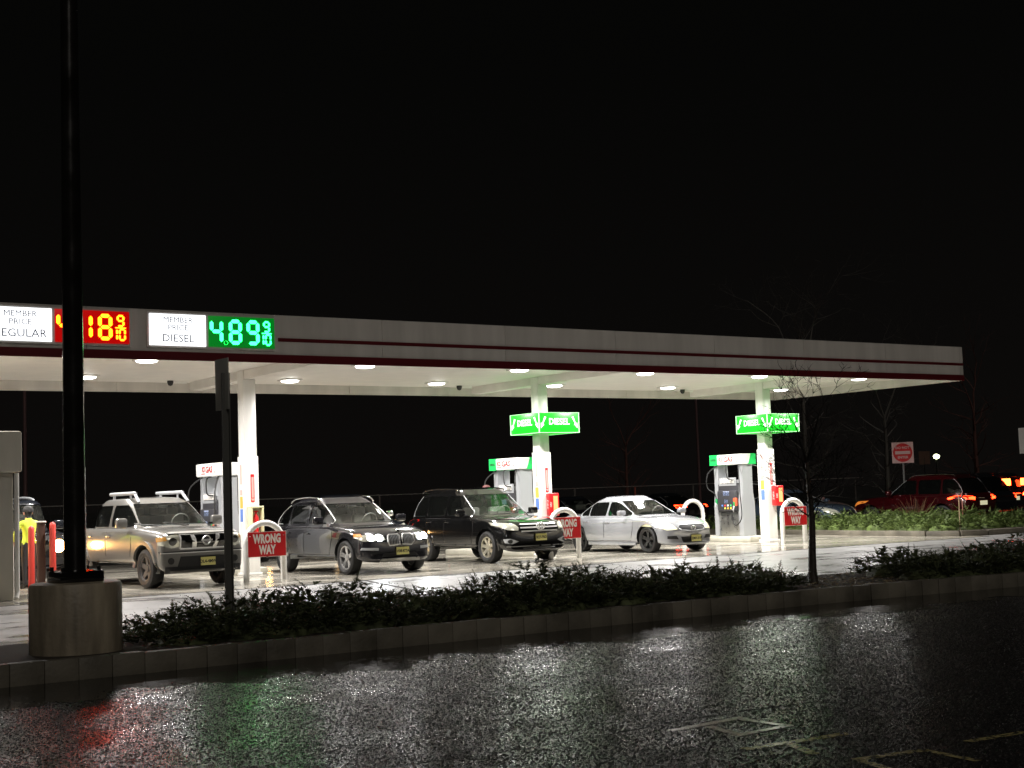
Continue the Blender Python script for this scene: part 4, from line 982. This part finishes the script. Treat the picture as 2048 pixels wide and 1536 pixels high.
def rect(y0, y1, z0, z1): return [(y0, z0), (y1, z0), (y1, z1), (y0, z1)]
def disc(y, z, r, n=14): return [(y+r*math.cos(2*math.pi*k/n), z+r*math.sin(2*math.pi*k/n)) for k in range(n)]
HL_clear = mat('headlight_clear', (.62, .62, .52), .12, .35, 1.)
HL_on = mat('headlight_lit', (1, 1, 1), .3, emit=(.92, .97, 1), es=22)
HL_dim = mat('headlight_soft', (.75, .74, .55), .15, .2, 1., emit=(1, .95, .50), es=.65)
HL_warm = mat('headlight_warm', (1, 1, 1), .3, emit=(1, .50, .14), es=70)
HL_warm2 = mat('headlight_amber', (1, 1, 1), .3, emit=(1, .52, .16), es=60)
IND = mat('indicator_amber', (.6, .2, .02), .3, emit=(1, .30, .05), es=.45)
TAIL = mat('tail_lamp_lit', (.5, .01, .01), .3, emit=(1, .03, .006), es=16)
TAILB = mat('tail_lamp_bright', (.5, .01, .01), .3, emit=(1, .045, .008), es=40)
TAILD = mat('tail_lamp_off', (.25, .01, .01), .2, coat=1.)

def smooth_rails(y0, z0, x0, x1, mat_, rad=.022, lift=.06, feet=True):
    def f(root, lv):
        for s_ in (-1, 1):
            mb = MB(); n = 12; pts = [(x0, s_*y0, z0-.04)]
            for k in range(n+1): u = k/n; pts.append((x0+.06+(x1-x0-.12)*u, s_*(y0-.02*math.sin(math.pi*u)), z0+lift*math.sin(math.pi*min(1, max(0, u)))**.5*1.0))
            pts.append((x1, s_*y0, z0-.05)); mb.tube(pts, rad, 8); mb.build('roof_rail', mat_, root, 60)
    return f

# ---- 1: beige crew cab pickup
P_beige = paint('paint_beige', (.20, .196, .182), .40, .28)
def truck_rails(root, lv):
    H = lv[-1][0]
    for s_ in (-1, 1):
        mb = MB(); y = s_*.52; mb.tube([(-.70, y, H+.13), (.48, y, H+.13), (.54, y, H+.12)], .036, 10)
        mb.tube([(.50, y, H+.12), (.74, y*1.04, H-.06)], .03, 8); mb.tube([(-.52, y, H+.0), (-.52, y, H+.13)], .028, 8); mb.tube([(.30, y, H+.0), (.30, y, H+.13)], .022, 8)
        mb.build('roof_rail', M_silver, root, 60)
def truck_extra(root, bvh, fx):
    # chromed V grille struts, ring emblem, hood guard, bumper line
    x = fx(0, .92)
    mb = MB()
    for s_ in (-1, 1): decal('', [(s_*.17, .765), (s_*.25, .765), (s_*.31, 1.03), (s_*.235, 1.03)][::s_], 'F', bvh, None, None, .03, .03, .1, mb)
    for pl in (rect(-.50, .50, .745, .775), rect(-.52, .52, 1.025, 1.045)): decal('', pl, 'F', bvh, None, None, .03, .03, .1, mb)
    for s_ in (-1, 1): decal('', [(s_*.49, .76), (s_*.515, .76), (s_*.53, 1.03), (s_*.505, 1.03)][::s_], 'F', bvh, None, None, .03, .03, .1, mb)
    mb.build('grille_bar', M_bright, root, 40)
    mb = MB(); mb.lathe([(.095, 0), (.088, .02), (.072, .02), (.066, 0)], 24, 'y'); mb.box((0, .02, 0), (.23, .012, .032)); V = [(x+.035+y_, x_, z_+.91) for x_, y_, z_ in mb.v]; mb.v = V; mb.build('emblem', M_bright, root, 40)
    mb = MB(); decal('', rect(-.72, .72, 1.05, 1.085), 'F', bvh, None, None, .05, .02, .1, mb); mb.build('hood_guard', mat('clear_guard', (.55, .55, .52), .08, .3, 1.), root, 40)
    mb = MB(); decal('', rect(-.86, .86, .675, .692), 'F', bvh, None, None, .02, .02, .1, mb); mb.build('bumper_trim', M_bright, root, 40)
    mb = MB()
    for y in (.25, -.35):
        mb.tube([(1.36, y, 1.205), (1.20, y-.50, 1.26)], .012, 5)
    mb.build('wiper', M_black, root)
TR = dict(L=5.22, W=1.85, xF=1.74, xR=-1.46, R=.385, tw=.27, wg=.085, rim=.60, spokes=5, sw=(.06, .045), rimmat=mat('rim_worn_grey', (.10, .095, .09), .5, .4), paint=P_beige, bf=.20, br=.05, waist=.5,
    st=[(-2.61, .55, 1.10, .84), (-2.55, .48, 1.17, .905), (-1.9, .45, 1.19, .92), (-1.46, .45, 1.19, .925), (-1.2, .45, 1.19, .925), (-.2, .45, 1.185, .925), (1.1, .45, 1.18, .925), (1.36, .45, 1.16, .92, .03), (1.74, .46, 1.13, .925, .045), (2.2, .42, 1.10, .905, .04), (2.46, .32, 1.065, .90, .03), (2.575, .28, 1.00, .865, .015), (2.61, .32, .85, .80, 0)],
    lv=[(1.13, -1.16, 1.42, .83), (1.35, -1.12, 1.12, .79), (1.55, -1.05, .84, .735), (1.68, -.95, .62, .69), (1.745, -.84, .42, .63)], droop=.02,
    wz0=1.21, wz1=1.64, win=[(-1.0, -.12), (-.02, 1.08)], mr=.12, mf=.13, wintrim=None, gs=M_glass_s,
    seats=(.35, -.5), mirx=.42, mirh=.20, archw=.075, archo=.035, bedbox=(-2.5, -1.2, .76, .75),
    doors=[([(-1.02, .50), (-.08, .50), (-.08, 1.17), (-1.05, 1.17), (-1.08, .85)], -.86, 1.02), ([(-.06, .50), (1.08, .50), (1.16, .8), (1.14, 1.16), (-.06, 1.17)], .08, 1.02)],
    handle=P_beige, rails=truck_rails, extra=truck_extra, plate=(.08, .50, 'DL4-4MW'),
    front=[('grille', [(-.50, .77), (.50, .77), (.52, 1.03), (-.52, 1.03)], M_gloss, .012, False), ('headlight', [(.53, .80), (.68, .775), (.88, .84), (.87, .98), (.60, 1.04), (.54, 1.03)], HL_clear, .02, True),
           ('headlight_lens', disc(.66, .90, .075), mat('lens_dark', (.05, .05, .045), .05, .2, 1.), .032, True), ('indicator', [(.77, .93), (.88, .90), (.87, .985), (.78, 1.0)], mat('amber_off', (.55, .28, .06), .2, coat=1.), .028, True),
           ('bumper_gap', rect(-.88, .88, .692, .715), M_black, .012, False), ('air_intake', [(-.55, .42), (.55, .42), (.48, .61), (-.48, .61)], M_black, .012, False), ('fog_lamp', disc(.68, .53, .065), M_black, .012, True),
           ('lower_valance', rect(-.80, .80, .29, .42), M_black, .016, False)],
    rear=[('tail_light', rect(.70, .86, .80, 1.12), TAILD, .012, True)],
    label='beige crew cab pickup truck with roof rails, parked left of the left column', cat='pickup truck')

# ---- 2: dark grey SUV, headlights lit
P_grey = paint('paint_dark_grey', (.020, .020, .023), .3, .18)
def kid(root, bvh, fx):
    for s_ in (-1, 1):
        y0, y1 = s_*.035, s_*.33
        o_ = [(y0, .62), (y1-s_*.06, .60), (y1, .68), (y1-s_*.02, .80), (y1-s_*.07, .83), (y0+s_*.03, .83), (y0, .79)][::s_]
        decal('grille', o_, 'F', bvh, M_black, root, .012, .02, .1)
        mb = MB(); pts = []
        for p in o_+[o_[0]]:
            h_ = bvh.ray_cast(Vector((5, p[0], p[1])), Vector((-1, 0, 0)), 12); pts.append(h_[0]+Vector((.028, 0, 0)))
        mb.tube(pts, .016, 6); mb.build('grille_surround', M_bright, root, 50)
        mb = MB()
        for k in range(7):
            y = y0+(y1-y0)*(k+1)/8.2; mb.tube([Vector((fx(y, z)+.026, y, z)) for z in (.63, .72, .81)], .008, 5)
        mb.build('grille_bars', M_silver, root, 50)
        mb = MB(); decal('', disc(s_*.50, .765, .07, 16), 'F', bvh, None, None, .035, .02, .3, mb); decal('', disc(s_*.67, .775, .065, 16), 'F', bvh, None, None, .035, .02, .3, mb); mb.build('headlight_lens', HL_on, root, 60)
    x = fx(0, .885); mb = MB(); mb.lathe([(.045, 0), (.04, .01), (.001, .012)], 18, 'y'); mb.v = [(x+.012+y_, x_, z_+.885) for x_, y_, z_ in mb.v]; mb.build('emblem', M_chrome, root, 60)
X3 = dict(L=4.72, W=1.89, xF=1.51, xR=-1.35, R=.365, tw=.25, wg=.05, rim=.70, spokes=5, split=True, sw=(.035, .018), rimmat=mat('rim_silver', (.55, .55, .55), .25, .8), paint=P_grey, bf=.30, br=.15, waist=.42,
    st=[(-2.36, .60, .90, .66), (-2.28, .45, 1.02, .80), (-1.9, .36, 1.07, .90), (-1.35, .33, 1.07, .945), (-.5, .30, 1.05, .935), (.7, .30, 1.03, .94), (1.0, .30, 1.015, .94, .03), (1.51, .32, .97, .94, .07), (1.92, .30, .92, .91, .07), (2.2, .24, .85, .86, .05), (2.32, .24, .76, .78, .02), (2.36, .34, .62, .62, 0)],
    lv=[(.98, -2.18, 1.12, .85), (1.2, -2.02, .78, .81), (1.4, -1.78, .45, .745), (1.55, -1.45, .16, .68), (1.63, -1.15, -.05, .60)], droop=.07, dx=.15,
    wz0=1.09, wz1=1.50, win=[(-1.75, -1.18), (-1.13, -.33), (-.24, .75)], mr=.17, mf=.12, wintrim=(M_bright, .013), gs=M_glass_d,
    seats=(.02, -.85), mirx=.50, archw=.035, archo=.008, sill=(-.95, 1.1, .31, .40), sillmat=M_silver,
    doors=[([(-1.05, .42), (-.30, .42), (-.30, 1.03), (-1.25, 1.04), (-1.2, .75)], -1.05, .90), ([(-.28, .42), (.88, .42), (.98, .75), (.96, 1.01), (-.28, 1.03)], -.14, .88)],
    mirmat=mat('paint_dark_grey', (0, 0, 0)), rails=smooth_rails(.66, 1.605, -1.35, .1, M_chrome, .02, .075), extra=kid, plate=(.05, .475, 'V08-KTA'),
    front=[('headlight', [(.38, .72), (.80, .70), (.88, .78), (.84, .84), (.40, .82)], HL_clear, .018, True), ('indicator', [(.80, .80), (.87, .80), (.86, .86), (.80, .86)], IND, .03, True),
           ('bumper_accent', [(.52, .50), (.84, .52), (.82, .57), (.52, .56)], M_silver, .02, True), ('air_intake', [(-.45, .36), (.45, .36), (.38, .44), (-.38, .44)], M_black, .012, False),
           ('skid_plate', [(-.50, .26), (.50, .26), (.46, .33), (-.46, .33)], M_steel, .016, False)],
    rear=[('tail_light', [(.45, .82), (.88, .80), (.86, .95), (.45, .95)], TAILD, .012, True)],
    label='dark grey SUV with bright lit headlights, front right of the left column', cat='SUV')

# ---- 3: black SUV
P_black = paint('paint_black', (.006, .006, .006), .1, .12)
def high_extra(root, bvh, fx):
    mb = MB()
    for z0, z1, w0 in ((.715, .745, .50), (.795, .825, .52), (.875, .90, .50)): decal('', rect(-w0, w0, z0, z1), 'F', bvh, None, None, .035, .03, .1, mb)
    mb.build('grille_bar', M_bright, root, 40)
    x = fx(0, .83); mb = MB()
    for rx, rz_ in ((.115, .08), (.045, .078), (.085, .035)):
        zo = .0 if rx != .085 else .035
        mb.tube([(x+.06, rx*math.cos(a), .835+zo+rz_*math.sin(a)) for a in [2*math.pi*k/20 for k in range(21)]], .013, 6)
    mb.build('emblem', M_bright, root, 60)
    mb = MB(); mb.tube([(.95, -.25, 1.085), (.82, .35, 1.115)], .012, 5); mb.build('wiper', M_black, root)
HI = dict(L=4.79, W=1.91, xF=1.475, xR=-1.315, R=.375, tw=.26, wg=.06, rim=.66, spokes=7, sw=(.045, .035), rimmat=mat('rim_champagne', (.60, .57, .46), .3, .7), paint=P_black, bf=.26, br=.12, waist=.5,
    st=[(-2.39, .50, .95, .80), (-2.32, .42, 1.03, .88), (-1.9, .36, 1.09, .93), (-1.315, .34, 1.10, .95), (-.5, .33, 1.09, .945), (.7, .33, 1.07, .95), (.98, .33, 1.06, .945, .03), (1.475, .35, 1.03, .95, .05), (1.9, .33, .99, .93, .05), (2.2, .26, .93, .885, .04), (2.35, .24, .84, .83, .02), (2.395, .32, .66, .70, 0)],
    lv=[(1.02, -2.25, 1.06, .87), (1.25, -2.14, .74, .835), (1.45, -2.0, .46, .785), (1.63, -1.80, .22, .73), (1.73, -1.55, .02, .65)], droop=.035,
    wz0=1.12, wz1=1.60, win=[(-2.0, -1.32), (-1.26, -.40), (-.32, .72)], mr=.16, mf=.12, wintrim=(M_silver, .009), gs=M_glass_s, seats=(.02, -.8),
    mirx=.45, archw=.05, archo=.012, sill=(-.92, 1.05, .34, .43), sillmat=M_steel,
    doors=[([(-.95, .46), (-.38, .46), (-.38, 1.07), (-1.28, 1.08), (-1.15, .75)], -1.08, .98), ([(-.36, .46), (.85, .46), (.94, .75), (.92, 1.05), (-.36, 1.07)], -.22, .97)],
    rails=smooth_rails(.67, 1.73, -1.75, .0, M_gloss, .018, .05), extra=high_extra, plate=(.05, .58, 'R27-FBD'),
    front=[('grille', [(-.50, .69), (.50, .69), (.55, .80), (.50, .91), (-.50, .91), (-.55, .80)], M_gloss, .012, False), ('headlight', [(.58, .75), (.80, .77), (.91, .88), (.90, .95), (.62, .90), (.56, .82)], HL_clear, .02, True),
           ('fog_lamp', [(.55, .50), (.72, .44), (.84, .47), (.86, .56), (.76, .57)], M_silver, .014, True), ('fog_lamp_lens', disc(.76, .505, .045), M_black, .03, True), ('bumper_trim', rect(-.82, .82, .375, .395), M_steel, .016, False), ('air_intake', rect(-.45, .45, .27, .35), M_black, .012, False)],
    rear=[('tail_light', rect(.68, .90, .85, 1.05), TAILD, .012, True)],
    label='glossy black SUV with champagne wheels, beside the middle column', cat='SUV')

# ---- 4: white sedan
P_white = paint('paint_pearl_white', (.38, .39, .415), .35, .24)
def sed_extra(root, bvh, fx):
    x = fx(0, .60); mb = MB()
    mb.tube([(x+.035, .075*math.cos(a), .60+.05*math.sin(a)) for a in [2*math.pi*k/20 for k in range(21)]], .010, 6)
    mb.tube([(x+.035, -.03, .56), (x+.035, 0, .635), (x+.035, .03, .56)], .008, 5); mb.build('emblem', M_chrome, root, 60)
    mb = MB(); pts = []
    for p in [(-.36, .555), (-.44, .63), (-.36, .68), (0, .695), (.36, .68), (.44, .63), (.36, .555), (0, .53), (-.36, .555)]:
        pts.append((fx(*p)+.016, p[0], p[1]))
    mb.tube(pts, .012, 6); mb.build('grille_surround', M_silver, root, 60)
SE = dict(L=4.75, W=1.78, xF=1.545, xR=-1.305, R=.335, tw=.24, wg=.045, rim=.72, spokes=5, split=True, sw=(.032, .018), rimmat=mat('rim_dark', (.05, .05, .05), .35, .6), paint=P_white, bf=.34, br=.22, waist=.45,
    st=[(-2.37, .50, .80, .62), (-2.28, .36, .95, .76), (-1.9, .27, 1.00, .86), (-1.305, .22, .965, .895), (-.5, .20, .925, .885), (.9, .20, .90, .89), (1.16, .21, .895, .89, .03), (1.545, .25, .85, .895, .07), (1.95, .22, .79, .86, .07), (2.2, .17, .71, .80, .04), (2.33, .17, .60, .71, .01), (2.37, .24, .48, .58, 0)],
    lv=[(.86, -1.80, 1.24, .80), (1.02, -1.52, .86, .755), (1.18, -1.22, .52, .685), (1.33, -.88, .20, .62), (1.405, -.60, .0, .55)], droop=.055, dx=.0,
    wz0=.945, wz1=1.30, win=[(-1.30, -.95), (-.92, -.20), (-.13, .85)], mr=.20, mf=.12, wintrim=(M_silver, .008), gs=M_glass_d, seats=(-.1, -.85),
    mirx=.50, mirh=.14, sill=(-.9, 1.1, .20, .27), sillmat=P_white,
    doors=[([(-.95, .30), (-.20, .30), (-.20, .90), (-1.1, .93), (-1.05, .6)], -.95, .80), ([(-.18, .30), (.92, .30), (1.02, .6), (1.0, .88), (-.18, .90)], -.04, .78)],
    extra=sed_extra, plate=(.12, .345, 'ZMH-31P'),
    front=[('grille', [(-.36, .555), (0, .53), (.36, .555), (.44, .63), (.36, .68), (0, .695), (-.36, .68), (-.44, .63)][::1], M_black, .008, False), ('headlight', [(.46, .58), (.70, .565), (.88, .68), (.87, .82), (.74, .81), (.52, .69)], HL_dim, .014, True),
           ('air_intake', [(.42, .33), (.70, .35), (.70, .42), (.48, .42)], M_black, .010, True), ('lower_grille', [(-.30, .25), (.30, .25), (.34, .39), (-.34, .39)], M_black, .010, False)],
    top=[('sunroof', [(-.55, -.36), (-.15, -.36), (-.15, .36), (-.55, .36)], M_gloss, .004)],
    rear=[('tail_light', rect(.55, .82, .75, .92), TAILD, .012, True)],
    label='white sedan with dark wheels and pale yellow headlights, left of the right pump', cat='car')

def place(S, name, nfx, nfy, ang, **kw):
    """stand a car so that its near front wheel touches the ground at (nfx, nfy); heading = -Y turned by ang"""
    hd = R(-90+ang); c, s = math.cos(hd), math.sin(hd)
    lx, ly = S['xF'], -(S['W']/2-.12)
    return vehicle(S, name, (nfx-(lx*c-ly*s), nfy-(lx*s+ly*c), 0.001), hd, **kw)
place(TR, 'pickup_truck', 10.20, 27.33, 4)
bm_ = place(X3, 'parked_suv', 14.66, 27.44, 1.5)
for s_ in (-1, 1):      # its dipped beams
    ld = bpy.data.lights.new('headlamp', 'SPOT'); ld.energy = 90; ld.spot_size = R(75); ld.spot_blend = .8; ld.shadow_soft_size = .06; ld.color = (.9, .96, 1)
    lo = bpy.data.objects.new('headlamp', ld); COL.objects.link(lo); lo.parent = bm_; lo.location = (2.42, s_*.58, .77); lo.rotation_euler = Vector((1, 0, -.13)).to_track_quat('-Z', 'Y').to_euler()
place(HI, 'parked_suv', 18.78, 28.17, 0)
place(SE, 'parked_car', 23.48, 27.95, -1)

# ---- cars behind and at the right
P_navy = paint('paint_black_blue', (.012, .014, .018), .3, .2)
def variant(base, **kw):
    d = dict(base); d.update(kw); return d
jeep = variant(TR, paint=P_navy, extra=None, bedbox=None, plate=None, rimmat=M_black, archmat=M_black,
    lv=[(1.13, -2.35, 1.10, .83), (1.35, -2.33, .95, .81), (1.6, -2.3, .80, .78), (1.76, -2.25, .68, .74), (1.82, -2.15, .58, .68)], wz1=1.72, win=[(-2.2, -1.3), (-1.2, -.28), (-.18, .90)],
    st=[(-2.5, .55, 1.10, .80)]+TR['st'][1:-3]+[(2.1, .42, 1.06, .88, .03), (2.22, .36, 1.0, .86, .02), (2.28, .40, .85, .80)], xF=1.55,
    front=[('grille', rect(-.42, .42, .70, 1.0), M_gloss, .012, False), ('headlight', disc(.66, .84, .135), HL_warm, .02, True), ('bumper', rect(-.85, .85, .45, .60), M_black, .05, False)],
    rails=smooth_rails(.60, 1.84, -2.0, .3, M_silver, .025, .06), label='black boxy SUV with glowing orange headlights behind the red bollards', cat='SUV')
place(jeep, 'parked_suv', 8.0, 31.2, -3)
dk = variant(SE, paint=paint('paint_black_red', (.02, .008, .009), .2, .2), label='dark sedan half hidden behind the left column and the WRONG WAY hoop', plate=None, extra=None, top=[],
    front=[SE['front'][0], ('headlight', [(.52, .62), (.78, .64), (.80, .74), (.58, .70)], HL_warm2, .014, True), SE['front'][3]], rimmat=M_silver)
place(dk, 'parked_car', 15.35, 36.5, 0)
suv7 = variant(HI, label='black SUV facing the camera, seen between the grey SUV and the black SUV', plate=None, rails=None, mirmat=M_chrome, paint=P_navy, wintrim=None)
place(suv7, 'parked_suv', 18.15, 34.4, -3)
dk2 = variant(SE, paint=P_navy, label='dark car behind the plain white hoop, near the right pump', plate=None, extra=None, top=[], front=[SE['front'][0], ('headlight', SE['front'][1][1], HL_clear, .014, True)], gs=M_glass_d, rimmat=M_silver)
place(dk2, 'parked_car', 32.2, 42.5, -8)
def queue_car(S, name, rlx, rly, ang):
    """a car seen from its left rear: (rlx, rly) is its left rear corner, heading +Y turned by ang"""
    hd = R(90+ang); c, s = math.cos(hd), math.sin(hd); lx, ly = -S['L']/2, S['W']/2
    return vehicle(S, name, (rlx-(lx*c-ly*s), rly-(lx*s+ly*c), .001), hd)
P_red = paint('paint_red', (.055, .003, .005), .35, .2)
red = variant(HI, paint=P_red, plate=None, extra=None, rails=smooth_rails(.67, 1.73, -1.75, .0, M_chrome, .022, .05), label='dark red SUV with lit tail lights behind the green shrubs', gs=M_glass_d,
    front=[('headlight', HI['front'][1][1], IND, .02, True)],
    rear=[('tail_light', [(.52, .90), (.93, .93), (.92, 1.05), (.70, 1.05), (.52, .98)], TAIL, .02, True), ('number_plate', rect(-.2, .2, .72, .86), mat('plate_lit', (.7, .7, .5), .4, emit=(1, .95, .6), es=.5), .02, False), ('bumper', rect(-.85, .85, .45, .58), M_black, .02, False)])
queue_car(red, 'parked_suv', 38.9, 30.1, 6)
blk = variant(HI, paint=P_navy, plate=None, extra=None, rails=smooth_rails(.67, 1.73, -1.75, .0, M_chrome, .022, .05), label='black SUV in the lane right of the dark red SUV, one small tail light showing', gs=M_glass_d, front=[],
    rear=[('tail_light', rect(.70, .92, .88, 1.02), TAIL, .02, True)])
queue_car(blk, 'parked_suv', 42.1, 31.6, 6)
hon = variant(HI, paint=P_navy, plate=None, extra=None, rails=None, label='dark SUV with tall bright red tail lights at the right picture edge', gs=M_glass_d, front=[],
    lv=[(1.02, -2.3, 1.06, .87), (1.25, -2.28, .74, .835), (1.45, -2.25, .44, .79), (1.62, -2.2, .20, .75), (1.74, -2.05, .02, .66)],
    rear=[('tail_light', [(.45, .92), (.93, .92), (.92, 1.02), (.72, 1.03), (.45, .98)], TAILB, .02, True), ('number_plate', rect(-.2, .2, .74, .88), MATS['plate_lit'], .02, False)])
h_ = queue_car(hon, 'parked_suv', 45.4, 33.6, 4)
for s_ in (-1, 1):
    mb = MB(); mb.box((-2.33, s_*.62, 1.42), (.12, .42, .26), 0, 0, .02); mb.build('tail_light', TAILB, h_)
far = variant(SE, paint=P_navy, label='dark car with a lit red tail light, far behind the nose of the white sedan', plate=None, extra=None, top=[], front=[], gs=M_glass_d, rear=[('tail_light', [(.50, .86), (.80, .84), (.80, .96), (.52, .96)], TAIL, .012, True)])
queue_car(far, 'parked_car', 38.2, 43.4, 0)
blu = variant(SE, paint=paint('paint_blue_grey', (.07, .10, .14), .4, .25), label='blue grey sedan behind the green shrubs, just right of the bare tree trunk', plate=None, extra=None, top=[], front=dk2['front'], rimmat=mat('rim_silver', (.5, .5, .5)))
place(blu, 'parked_car', 35.9, 34.0, 8)
whi = variant(SE, paint=paint('paint_pale_pink', (.55, .42, .40), .2, .3), label='sedan with pale roof behind the hood of the dark red SUV', plate=None, extra=None, top=[], front=dk2['front'])
place(whi, 'parked_car', 41.3, 39.0, 14)

# ================================================================== PEOPLE
def person(loc, rz, label, jacket, trousers, skin, cap, pose, h=1.75, hair=None):
    root = empty('person', loc, rz, label=label, cat='person')
    k = h/1.75; J = {}
    def v(n, x, y, z, r): J[n] = (Vector((x*k, y*k, z*k)), r*k)
    v('pel', 0, 0, .95, .125); v('wst', 0, 0, 1.10, .125); v('chs', 0, .0, 1.30, .145); v('nk', .0, 0, 1.46, .06); v('hd0', .02, 0, 1.53, .065); v('hd1', .03, 0, 1.60, .098); v('hd2', .015, 0, 1.69, .085)
    for s, n in ((1, 'l'), (-1, 'r')):
        v('hip'+n, 0, s*.09, .90, .095); v('kn'+n, .02, s*.10, .50, .062); v('an'+n, -.01, s*.11, .09, .045); v('to'+n, .15, s*.12, .035, .035)
        v('sh'+n, 0, s*.19, 1.40, .062)
        e, w_ = pose[n]; v('el'+n, *e, .045); v('wr'+n, *w_, .03)
        hx = tuple(w_[i]+(w_[i]-e[i])*.30 for i in range(3)); v('ha'+n, *hx, .036)
    E = [('pel', 'wst'), ('wst', 'chs'), ('chs', 'nk'), ('nk', 'hd0'), ('hd0', 'hd1'), ('hd1', 'hd2')]
    for n in 'lr': E += [('pel', 'hip'+n), ('hip'+n, 'kn'+n), ('kn'+n, 'an'+n), ('an'+n, 'to'+n), ('chs', 'sh'+n), ('sh'+n, 'el'+n), ('el'+n, 'wr'+n), ('wr'+n, 'ha'+n)]
    names = list(J)
    # fingers: short chains rooted in the palm
    for n in 'lr':
        pa = J['ha'+n][0]; d = (J['ha'+n][0]-J['wr'+n][0]).normalized(); sd_ = d.cross(Vector((1, 0, 0)))
        sd_ = sd_.normalized() if sd_.length > .1 else Vector((0, 1, 0))
        for f in range(5):
            o_ = sd_*(f-1.5)*.019 if f < 4 else sd_*-.045-d*.03; L = (.075, .085, .08, .062, .05)[f]
            dd = d if f < 4 else (d-sd_*.6).normalized(); q = None
            for j, t in enumerate((.02, .55, 1.)):
                nm = 'f%s%d%d' % (n, f, j); J[nm] = (pa+o_+dd*L*t+Vector((.025*t*t, 0, 0)), .0088 if j < 2 else .007); names.append(nm)
                E.append((q or 'ha'+n, nm)); q = nm
    me = bpy.data.meshes.new('body'); me.from_pydata([J[n][0] for n in names], [(names.index(a), names.index(b)) for a, b in E], []); ob = bpy.data.objects.new('body', me); COL.objects.link(ob)
    ob.modifiers.new('sk', 'SKIN'); sk = me.skin_vertices[0].data
    for i, n in enumerate(names): r = J[n][1]; sk[i].radius = (r, r*.8 if n in ('chs', 'wst', 'pel') else r)
    sk[0].use_root = True; ob.modifiers.new('ss', 'SUBSURF').levels = 2; eval_mesh(ob)
    me = ob.data; me.materials.clear()
    for m in (skin, jacket, trousers, M_black): me.materials.append(m)
    for p in me.polygons:
        c = p.center/k; z = c.z; i = 0
        nearhand = min((p.center-J['wr'+n][0]-(J['ha'+n][0]-J['wr'+n][0])*.3).length for n in 'lr') < .07 or min((p.center-J['ha'+n][0]).length for n in 'lr') < .12
        if z < .10: i = 3
        elif z < .96 and abs(c.y) < .22: i = 2
        elif z < 1.49: i = 0 if nearhand else 1
        if z > 1.50 and c.x < .055: i = 3
        p.material_index = i; p.use_smooth = True
    ob.parent = root
    mb = MB(); zc = 1.64*k; mb.lathe([(.108*k, -.02), (.112*k, .02), (.10*k, .07), (.06*k, .105), (.001, .115)], 18, 'z', (.02*k, 0, zc)); mb.box((.13*k, 0, zc), (.11*k, .15*k, .015), 0, 0, .004); mb.build('cap', cap, root, 50)
    mb = MB(); mb.box((.122*k, 0, 1.585*k), (.03, .026, .045), 0, 0, .008); mb.build('nose', skin, root)
    for s in (-1, 1):
        mb = MB(); mb.lathe([(.009, 0), (.006, .006), (.001, .008)], 8, 'y'); mb.v = [(.112*k+y_, s*.034*k+x_, 1.605*k+z_) for x_, y_, z_ in mb.v]; mb.build('eye', M_ink, root)
        mb = MB(); mb.box((.02*k, s*.098*k, 1.59*k), (.035, .015, .06), 0, 0, .006); mb.build('ear', skin, root)
    mb = MB(); mb.box((.108*k, 0, 1.548*k), (.014, .05, .010), 0, 0, .003); mb.build('mouth', mat('lips', (.28, .09, .07), .5), root)
    return root
M_skin = mat('skin', (.42, .22, .15), .5)
M_hivis = mat('hi_vis_yellow', (.62, .75, .06), .7, emit=(.5, .65, .05), es=.0)
person((8.72, 30.2, 0), R(105), 'person in bright yellow jacket and black trousers standing behind the red bollards', M_hivis, mat('black_trousers', (.02, .02, .022), .8), M_skin, mat('cap_black', (.015, .015, .015), .7),
       dict(l=((.03, .30, 1.16), (.16, .26, .98)), r=((.02, -.29, 1.15), (.14, -.27, .93))), 1.70)
person((20.98, 31.55, .145), R(-60), 'person in dark cap and dark jacket standing at the pump behind the black SUV', mat('dark_jacket', (.03, .02, .02), .7), MATS['black_trousers'], M_skin, mat('cap_maroon', (.10, .03, .03), .7),
       dict(l=((.10, .28, 1.18), (.30, .22, 1.12)), r=((.02, -.27, 1.15), (.12, -.25, .93))), 1.72)
